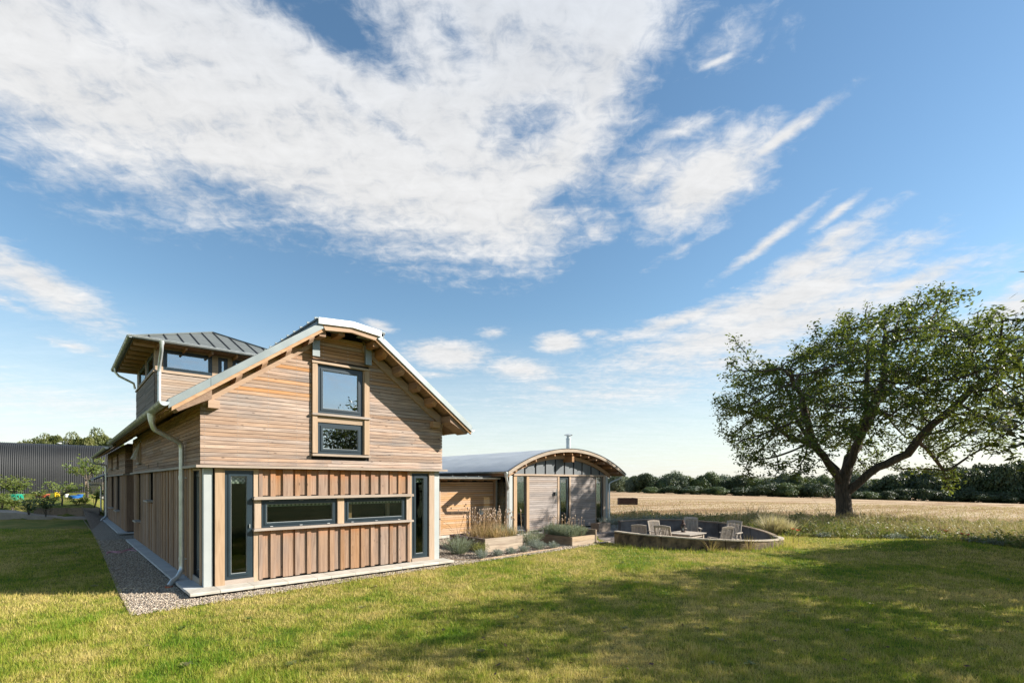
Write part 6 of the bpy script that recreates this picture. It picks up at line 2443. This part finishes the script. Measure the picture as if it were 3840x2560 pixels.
# --- far trees: a few crown shapes shared by every tree of the far line
def crown_mesh(name, mat, n, lobes, leaf, tall=1.0):
    """many small leaf faces over uneven lobes; unit radius, unit height"""
    C, Rr = [], []
    for k in range(lobes):
        v = rng.normal(0, 1, 3)
        v /= np.linalg.norm(v)
        v[2] = abs(v[2]) * 1.0 - .25 if k % 3 else v[2]
        s = rng.uniform(.35, .72)
        C.append(np.array([v[0] * s, v[1] * s, .52 + v[2] * .36]))
        Rr.append(rng.uniform(.26, .46))
    C, Rr = np.array(C), np.array(Rr)
    V = []
    # dark heart so the crown is not see-through everywhere
    u = rng.normal(0, 1, (n, 3))
    u /= np.linalg.norm(u, axis=1)[:, None]
    pick = rng.integers(0, lobes, n)
    rr_ = Rr[pick][:, None] * rng.uniform(.55, 1.08, (n, 1)) ** .6
    c = C[pick] + u * rr_ * np.array([1, 1, .62 * tall])
    c[:, 2] = np.maximum(c[:, 2], .02)
    a = np.cross(u, rng.normal(0, 1, (n, 3)))
    a /= np.linalg.norm(a, axis=1)[:, None]
    a = a + u * rng.normal(0, .5, (n, 1))
    b = np.cross(a, u + rng.normal(0, .6, (n, 3)))
    b /= np.linalg.norm(b, axis=1)[:, None]
    s = (leaf * rng.uniform(.5, 1.4, n))[:, None]
    V = np.stack([c - a * s, c + b * s * .7, c + a * s, c - b * s * .7], 1).reshape(-1, 3)
    return fast_mesh(name, V, np.arange(n * 4).reshape(-1, 4), mat)


VAR = {}
for mt in ('leaf_far_a', 'leaf_far_haze', 'leaf_far_c', 'leaf_far_d', 'leaf_warm'):
    VAR[mt] = [crown_mesh('crown_' + mt, mt, 11000, 14, .036), crown_mesh('crown_' + mt, mt, 11000, 24, .034, 1.15)]
trk = MB().tube([(0, 0, -.05), (.01, 0, .2), (0, .02, .45)], [.05, .04, .02], 6, cap=False)
trk_me = None


def far_tree(name, label, u, d, top_v, width_px, mat, k=0, group=None, base_v=None, squat=False):
    global trk_me
    r = (u - CX) / F * d
    x, y = rd(r, d)
    z = float(land(r, d)) if base_v is None else 2.26 - (base_v - HY) * d / F
    h = 2.26 - (top_v - HY) * d / F - z
    rad = width_px / 2 / F * d
    t_ = thing(name, label, 'hedge' if squat else 'tree', (x, y, z), random.uniform(0, 6.28), group)
    t_.scale = (rad, rad, h)
    c = link('crown', VAR[mat][k % 2], t_, (0, 0, -.10))
    if not squat:
        if trk_me is None:
            tmp = trk.build('trunk', 'bark_grey', t_)
            tmp.data.transform(Matrix.Translation(root_loc(t_)))
            trk_me = tmp.data
        else:
            link('trunk', trk_me, t_)
    return t_


def tree_d(u):
    ang = (u - CX) / F
    a = .010 + .025 * min(max((ang - .25) / .77, 0), 1.3)
    dy = 36 + max(0, ang - .17) * 54
    return (4234 - F * a * 30) / max(dy - F * a, 6.0)


ORD = ['first', 'second', 'third', 'fourth', 'fifth', 'sixth', 'seventh', 'eighth', 'ninth', 'tenth', 'eleventh', 'twelfth', 'thirteenth', 'fourteenth', 'fifteenth', 'sixteenth', 'seventeenth', 'eighteenth', 'nineteenth', 'twentieth']
us = np.linspace(2255, 3330, 20)
tops = [1786, 1772, 1781, 1770, 1796, 1768, 1780, 1764, 1794, 1776, 1784, 1792, 1770, 1766, 1794, 1774, 1786, 1768, 1790, 1782]
mats_ = ['leaf_far_a', 'leaf_far_haze', 'leaf_far_haze', 'leaf_far_c', 'leaf_far_a', 'leaf_far_haze', 'leaf_far_d', 'leaf_far_a', 'leaf_far_c', 'leaf_far_c', 'leaf_far_a', 'leaf_far_haze', 'leaf_far_haze', 'leaf_far_a', 'leaf_far_d', 'leaf_far_a', 'leaf_far_haze', 'leaf_far_haze', 'leaf_far_a', 'leaf_far_c']
KIND = {'leaf_far_a': 'mid-green', 'leaf_far_haze': 'hazy grey-green', 'leaf_far_c': 'dark green', 'leaf_far_d': 'pale yellow-green', 'leaf_warm': 'olive'}
for q in range(20):
    u = us[q] + random.uniform(-10, 10)
    far_tree('field_tree', ORD[q] + ' tree from the wing in the far tree line, ' + KIND[mats_[q]], u, tree_d(u) * 1.02, tops[q], random.uniform(70, 125), mats_[q], q, 'far tree line beyond the field')
# a second, more distant row that closes the gaps
for q in range(18):
    u = 2270 + q * 63 + random.uniform(-12, 12)
    mt = random.choice(['leaf_far_haze', 'leaf_far_a', 'leaf_far_haze', 'leaf_far_d'])
    far_tree('distant_tree', ORD[q] + ' distant tree showing between the far tree line, counted from the wing', u, tree_d(u) * 1.16, random.uniform(1774, 1794), random.uniform(130, 190), mt, q, 'distant trees behind the far tree line')
hed = [(2440, 1822, 90), (2520, 1820, 110), (2600, 1818, 130), (2685, 1822, 110), (2770, 1824, 120), (2865, 1812, 130), (2960, 1806, 150), (3060, 1808, 140), (3190, 1838, 110), (3260, 1840, 110), (3330, 1836, 90)]
for q, (u, tv, wd) in enumerate(hed):
    far_tree('hedge_bush', ORD[q] + ' low hedge bush from the wing at the foot of the far trees', u, tree_d(u) * .95, tv, wd, 'leaf_far_c' if q % 3 else 'leaf_far_a', q, 'hedge bushes along the far field edge', squat=True)
for q in range(9):
    u = 3365 + q * 68
    far_tree('wood_tree', ORD[q] + ' dark tree in the wood at the right of the field', u, tree_d(u) * (1.0 + .06 * (q % 2)), (1770, 1754, 1746, 1740, 1744, 1732, 1724, 1716, 1712)[q], 170, 'leaf_far_c', q, 'dark wood on the right')
for q in range(8):
    u = 3400 + q * 75
    far_tree('wood_bush', ORD[q] + ' dark bush at the foot of the wood on the right', u, tree_d(u) * .97, 1826 + q * 3, 150, 'leaf_far_c', q, 'bushes before the dark wood', squat=True)


# ------------------------------------------------------------------ left: black barn and kitchen garden
def at(u, d, v=None):
    r = (u - CX) / F * d
    x, y = rd(r, d)
    return x, y, (float(land(r, d)) if v is None else 2.26 - (v - HY) * d / F)


barn = thing('corrugated_barn', 'long black corrugated barn with curved roof behind the kitchen garden', 'barn', (-4, 52, 1.15))
prof = [(51.62, .9), (51.58, 1.8), (51.6, 2.8), (51.7, 3.7), (51.95, 4.5), (52.35, 5.1), (52.95, 5.55), (53.7, 5.82), (54.6, 5.95), (56.5, 5.9), (58.5, 4.6), (59.2, 2.0), (59.3, .9)]
pit = .135
xs = np.arange(-16, 4.5, pit / 6)
rip = .026 * np.sin(2 * np.pi * xs / pit)
V = []
pp_ = np.array(prof)
tn = np.gradient(pp_, axis=0)
nm_ = np.stack([-tn[:, 1], tn[:, 0]], -1)
nm_ /= np.linalg.norm(nm_, axis=1)[:, None]
V = np.zeros((len(xs), len(prof), 3))
V[..., 0] = xs[:, None] + 4
V[..., 1] = pp_[None, :, 0] + nm_[None, :, 0] * rip[:, None] - 52
V[..., 2] = pp_[None, :, 1] + nm_[None, :, 1] * rip[:, None] - 1.15
i, j = np.meshgrid(np.arange(len(xs) - 1), np.arange(len(prof) - 1), indexing='ij')
w_ = len(prof)
Fq = np.stack([i * w_ + j, i * w_ + j + 1, (i + 1) * w_ + j + 1, (i + 1) * w_ + j], -1).reshape(-1, 4)
link('corrugated_sheet', fast_mesh('corrugated_sheet', V.reshape(-1, 3), Fq, 'black_sheet', smooth=True), barn)
for xe in (-16, 4.45):
    MB().prism(prof, 'x', xe - .02, xe + .02).build('end_wall', 'black_sheet', barn)
MB().box(-16, 4.4, 51.66, 51.8, .6, 1.25).build('barn_footing', 'mortar', barn)
# television aerial
x, y, z = at(238, 54.2, 1672)
ae_ = thing('television_aerial', 'white metal television aerial standing on the black barn roof', 'aerial', (x, y, 5.9))
MB().tube([(x, y, 5.85), (x, y, 6.72)], .018, 6).build('mast', 'white_paint', ae_)
for k in range(6):
    zz = 6.05 + k * .12
    MB().tube([tuple(np.array((x, y, zz)) - RV * .42), tuple(np.array((x, y, zz)) + RV * .42)], .012, 5).build('element', 'white_paint', ae_)
MB().lathe([(.02, 6.3), (.16, 6.36), (.22, 6.44), (.2, 6.5)], x - RV[0] * .45, y - RV[1] * .45, 10).build('dish', 'white_paint', ae_, smooth=True)
for q, (u, tv, wd) in enumerate(((95, 1640, 100), (150, 1625, 105), (205, 1612, 110), (262, 1622, 95), (318, 1618, 100), (368, 1606, 110), (430, 1625, 110))):
    far_tree('barn_tree', ORD[q] + ' sunlit olive tree from the left behind the black barn', u, 66 + 3 * (q % 2), tv, wd * 1.15, 'leaf_warm', q, 'trees behind the barn', base_v=1760)

# retaining boards, path
rt = thing('retaining_wall', 'low dark board retaining wall of the raised kitchen garden', 'wall', at(250, 31.1)[:2] + (0,))
for k in range(4):
    a = at(128 + 62 * k, 30.8)
    b = at(188 + 62 * k, 30.8)
    m = MB().beam((a[0], a[1], .33), (b[0], b[1], .33), .06, .66)
    m.build('retaining_board', 'sleeper_y', rt)
pth = []
for u, v0, v1 in ((-60, 1908, 1918), (60, 1912, 1922), (100, 1920, 1930), (170, 1929, 1936), (240, 1933, 1939), (310, 1935, 1941), (372, 1936, 1942)):
    pth.append((u, v0, v1))
pm = MB()
for (u0, a0, b0), (u1, a1, b1) in zip(pth, pth[1:]):
    P = [at(u0, 30.7, a0), at(u1, 30.7, a1), at(u1, 30.1, b1), at(u0, 30.1, b0)]
    lo = [(p[0], p[1], p[2] - .5) for p in P]
    pm.add(P + lo, FACES_BOX)
tag(pm.build('garden_path', 'path_slab'), 'pale slab path between the lawn and the kitchen garden', 'path', kind='structure')


def shrub(name, label, x, y, z, rad, h, n, leaf, mat, cat='shrub', stems=6, group=None, droop=.0):
    t_ = thing(name, label, cat, (x, y, z), 0, group)
    m = MB()
    ends = []
    for k in range(stems):
        a = rng.uniform(0, 6.28)
        q = rng.uniform(.3, 1) * rad
        e = (x + q * math.cos(a), y + q * math.sin(a), z + h * rng.uniform(.6, 1))
        mid = (x + q * .3 * math.cos(a), y + q * .3 * math.sin(a), z + h * .45)
        m.tube([(x, y, z), mid, e], [.02, .012, .005], 4, cap=False)
        ends += [np.array(mid) * (1 - f) + np.array(e) * f for f in (.1, .35, .6, .8, 1.0)]
    m.build('stems', 'bark_grey', t_)
    leaf_cloud(np.array(ends), max(1, n // len(ends)), leaf, rad * .2, (x, y, z), mat, 'leaves', t_, droop=droop, aspect=.55)
    return t_


def tub(name, label, u, d, v, r0, r1, h, mat, cat='pot', rim=True):
    x, y, z = at(u, d, v)
    t_ = thing(name, label, cat, (x, y, z))
    MB().lathe([(0, z), (r0, z), (r1, z + h), (r1 - .03, z + h), (r1 - .05, z + h - .06), (0, z + h - .06)], x, y, 18).build('tub_wall', mat, t_, smooth=True)
    if rim:
        MB().lathe([(r1 - .01, z + h - .05), (r1 + .025, z + h - .05), (r1 + .025, z + h + .005), (r1 - .01, z + h + .005)], x, y, 18).build('rim', mat, t_, smooth=True)
    return x, y, z


x, y, z = tub('green_tub', 'large bright green round tub left in the kitchen garden', 52, 36, 1875, .50, .53, .44, 'green_tub', 'tub')
shrub('tub_bush', 'yellow-green bush spreading out of the green tub', x, y, z + .35, 1.3, 1.15, 900, .17, 'leaf_garden', stems=16)
tub('terracotta_pot', 'terracotta pot, left one of the pair before the barn', 147, 38.5, 1869, .18, .25, .33, 'terracotta', 'pot')
tub('red_tub', 'red-orange plastic tub, right one of the pair before the barn', 170, 38.5, 1866, .2, .26, .30, 'red_tub', 'tub')
x, y, z = at(214, 38.5, 1863)
t_ = thing('yellow_container', 'yellow plastic container with a blue lid before the barn', 'container', (x, y, z))
MB().bbox(x - .17, x + .17, y - .14, y + .14, z, z + .40, .04).build('body', 'yellow_tub', t_)
MB().lathe([(0, z + .40), (.10, z + .40), (.10, z + .47), (0, z + .47)], x, y, 10).build('lid', 'blue_tub', t_)
tub('white_pot', 'small white pot right of the yellow container', 248, 38.5, 1863, .10, .14, .24, 'white_paint', 'pot')
tub('blue_tub', 'wide blue tub under the young tree', 280, 38, 1868, .34, .38, .22, 'blue_tub', 'tub')
tub('blue_tub', 'smaller blue tub just right of the wide blue one', 300, 38.6, 1864, .15, .18, .24, 'blue_tub', 'tub')
x, y, z = at(348, 37, 1852)
t_ = thing('fence_panel', 'short pale grey board fence panel beside the lean-to', 'fence', (x, y, z - .2))
for k in range(6):
    a = np.array((x, y, z + .06 + k * .15))
    MB().beam(tuple(a - RV * .55), tuple(a + RV * .75), .025, .14).build('fence_board', 'sill_x', t_)
MB().beam(tuple(np.array((x, y, z - .25)) - RV * .5), tuple(np.array((x, y, z + .95)) - RV * .5), .08, .08).build('fence_post', 'sleeper_y', t_)


def sapling(label, u, d, v, h, lean, rad, n, name='sapling'):
    x, y, z = at(u, d, v)
    t_ = thing(name, label, 'tree', (x, y, z))
    m = MB()
    b = np.array((x, y, z))
    top = b + UP * h * .45
    m.tube([b, b + UP * h * .25 + RV * .03, top], [.06, .05, .04], 6, cap=False)
    ends = []
    for k in range(11):
        a = rng.uniform(0, 6.28)
        e = top + RV * (math.cos(a) * rad + lean * rng.uniform(0, 1)) + DV * math.sin(a) * rad * .8 + UP * h * .55 * rng.uniform(.35, 1)
        mid = top * .5 + e * .5 + UP * h * .08
        m.tube([top, mid, e], [.03, .018, .006], 4, cap=False)
        ends += [mid * (1 - f) + e * f for f in (0, .3, .55, .8, 1)]
    m.build('trunk', 'bark_grey', t_, smooth=True)
    leaf_cloud(np.array(ends), n // len(ends), .2, rad * .17, (x, y, z), 'leaf_sapling', 'crown', t_, droop=.5, aspect=.4)


sapling('young tree with large drooping pale leaves beside the lean-to', 328, 35, 1872, 2.9, -.6, .95, 800)
sapling('small fruit tree with forked low branches behind the retaining boards', 232, 32.6, 1897, 1.5, .0, .9, 420, 'fruit_tree')
for q, (u, d, v, rad, h, n, mt, lab) in enumerate(((8, 31.5, 1912, .6, 1.1, 520, 'leaf_garden', 'leafy bush at the far left edge above the path'), (48, 31.5, 1916, .55, .95, 480, 'leaf_garden', 'round leafy bush below the green tub'),
                                                   (108, 30.2, 1937, .45, .95, 380, 'leaf_far_a', 'dark slim shrub standing at the path, left of the taller one'), (172, 29.9, 1938, .5, 1.25, 460, 'leaf_far_a', 'tall dark shrub standing in front of the path'),
                                                   (150, 36, 1868, .5, .6, 220, 'leaf_garden', 'low leafy plant behind the terracotta pot'), (290, 33, 1900, .5, .7, 260, 'leaf_garden', 'loose shrub right of the small fruit tree'),
                                                   (355, 33, 1905, .6, 1.5, 420, 'leaf_sapling', 'tall loose shrub against the lean-to downpipe'), (200, 33, 1895, .35, .7, 160, 'leaf_garden', 'thin shrub left of the small fruit tree'),
                                                   (318, 33.5, 1898, .35, .6, 150, 'leaf_garden', 'small shrub under the young tree'))):
    x, y, z = at(u, d, v)
    shrub('garden_shrub', lab, x, y, z, rad, h, n, .13, mt)
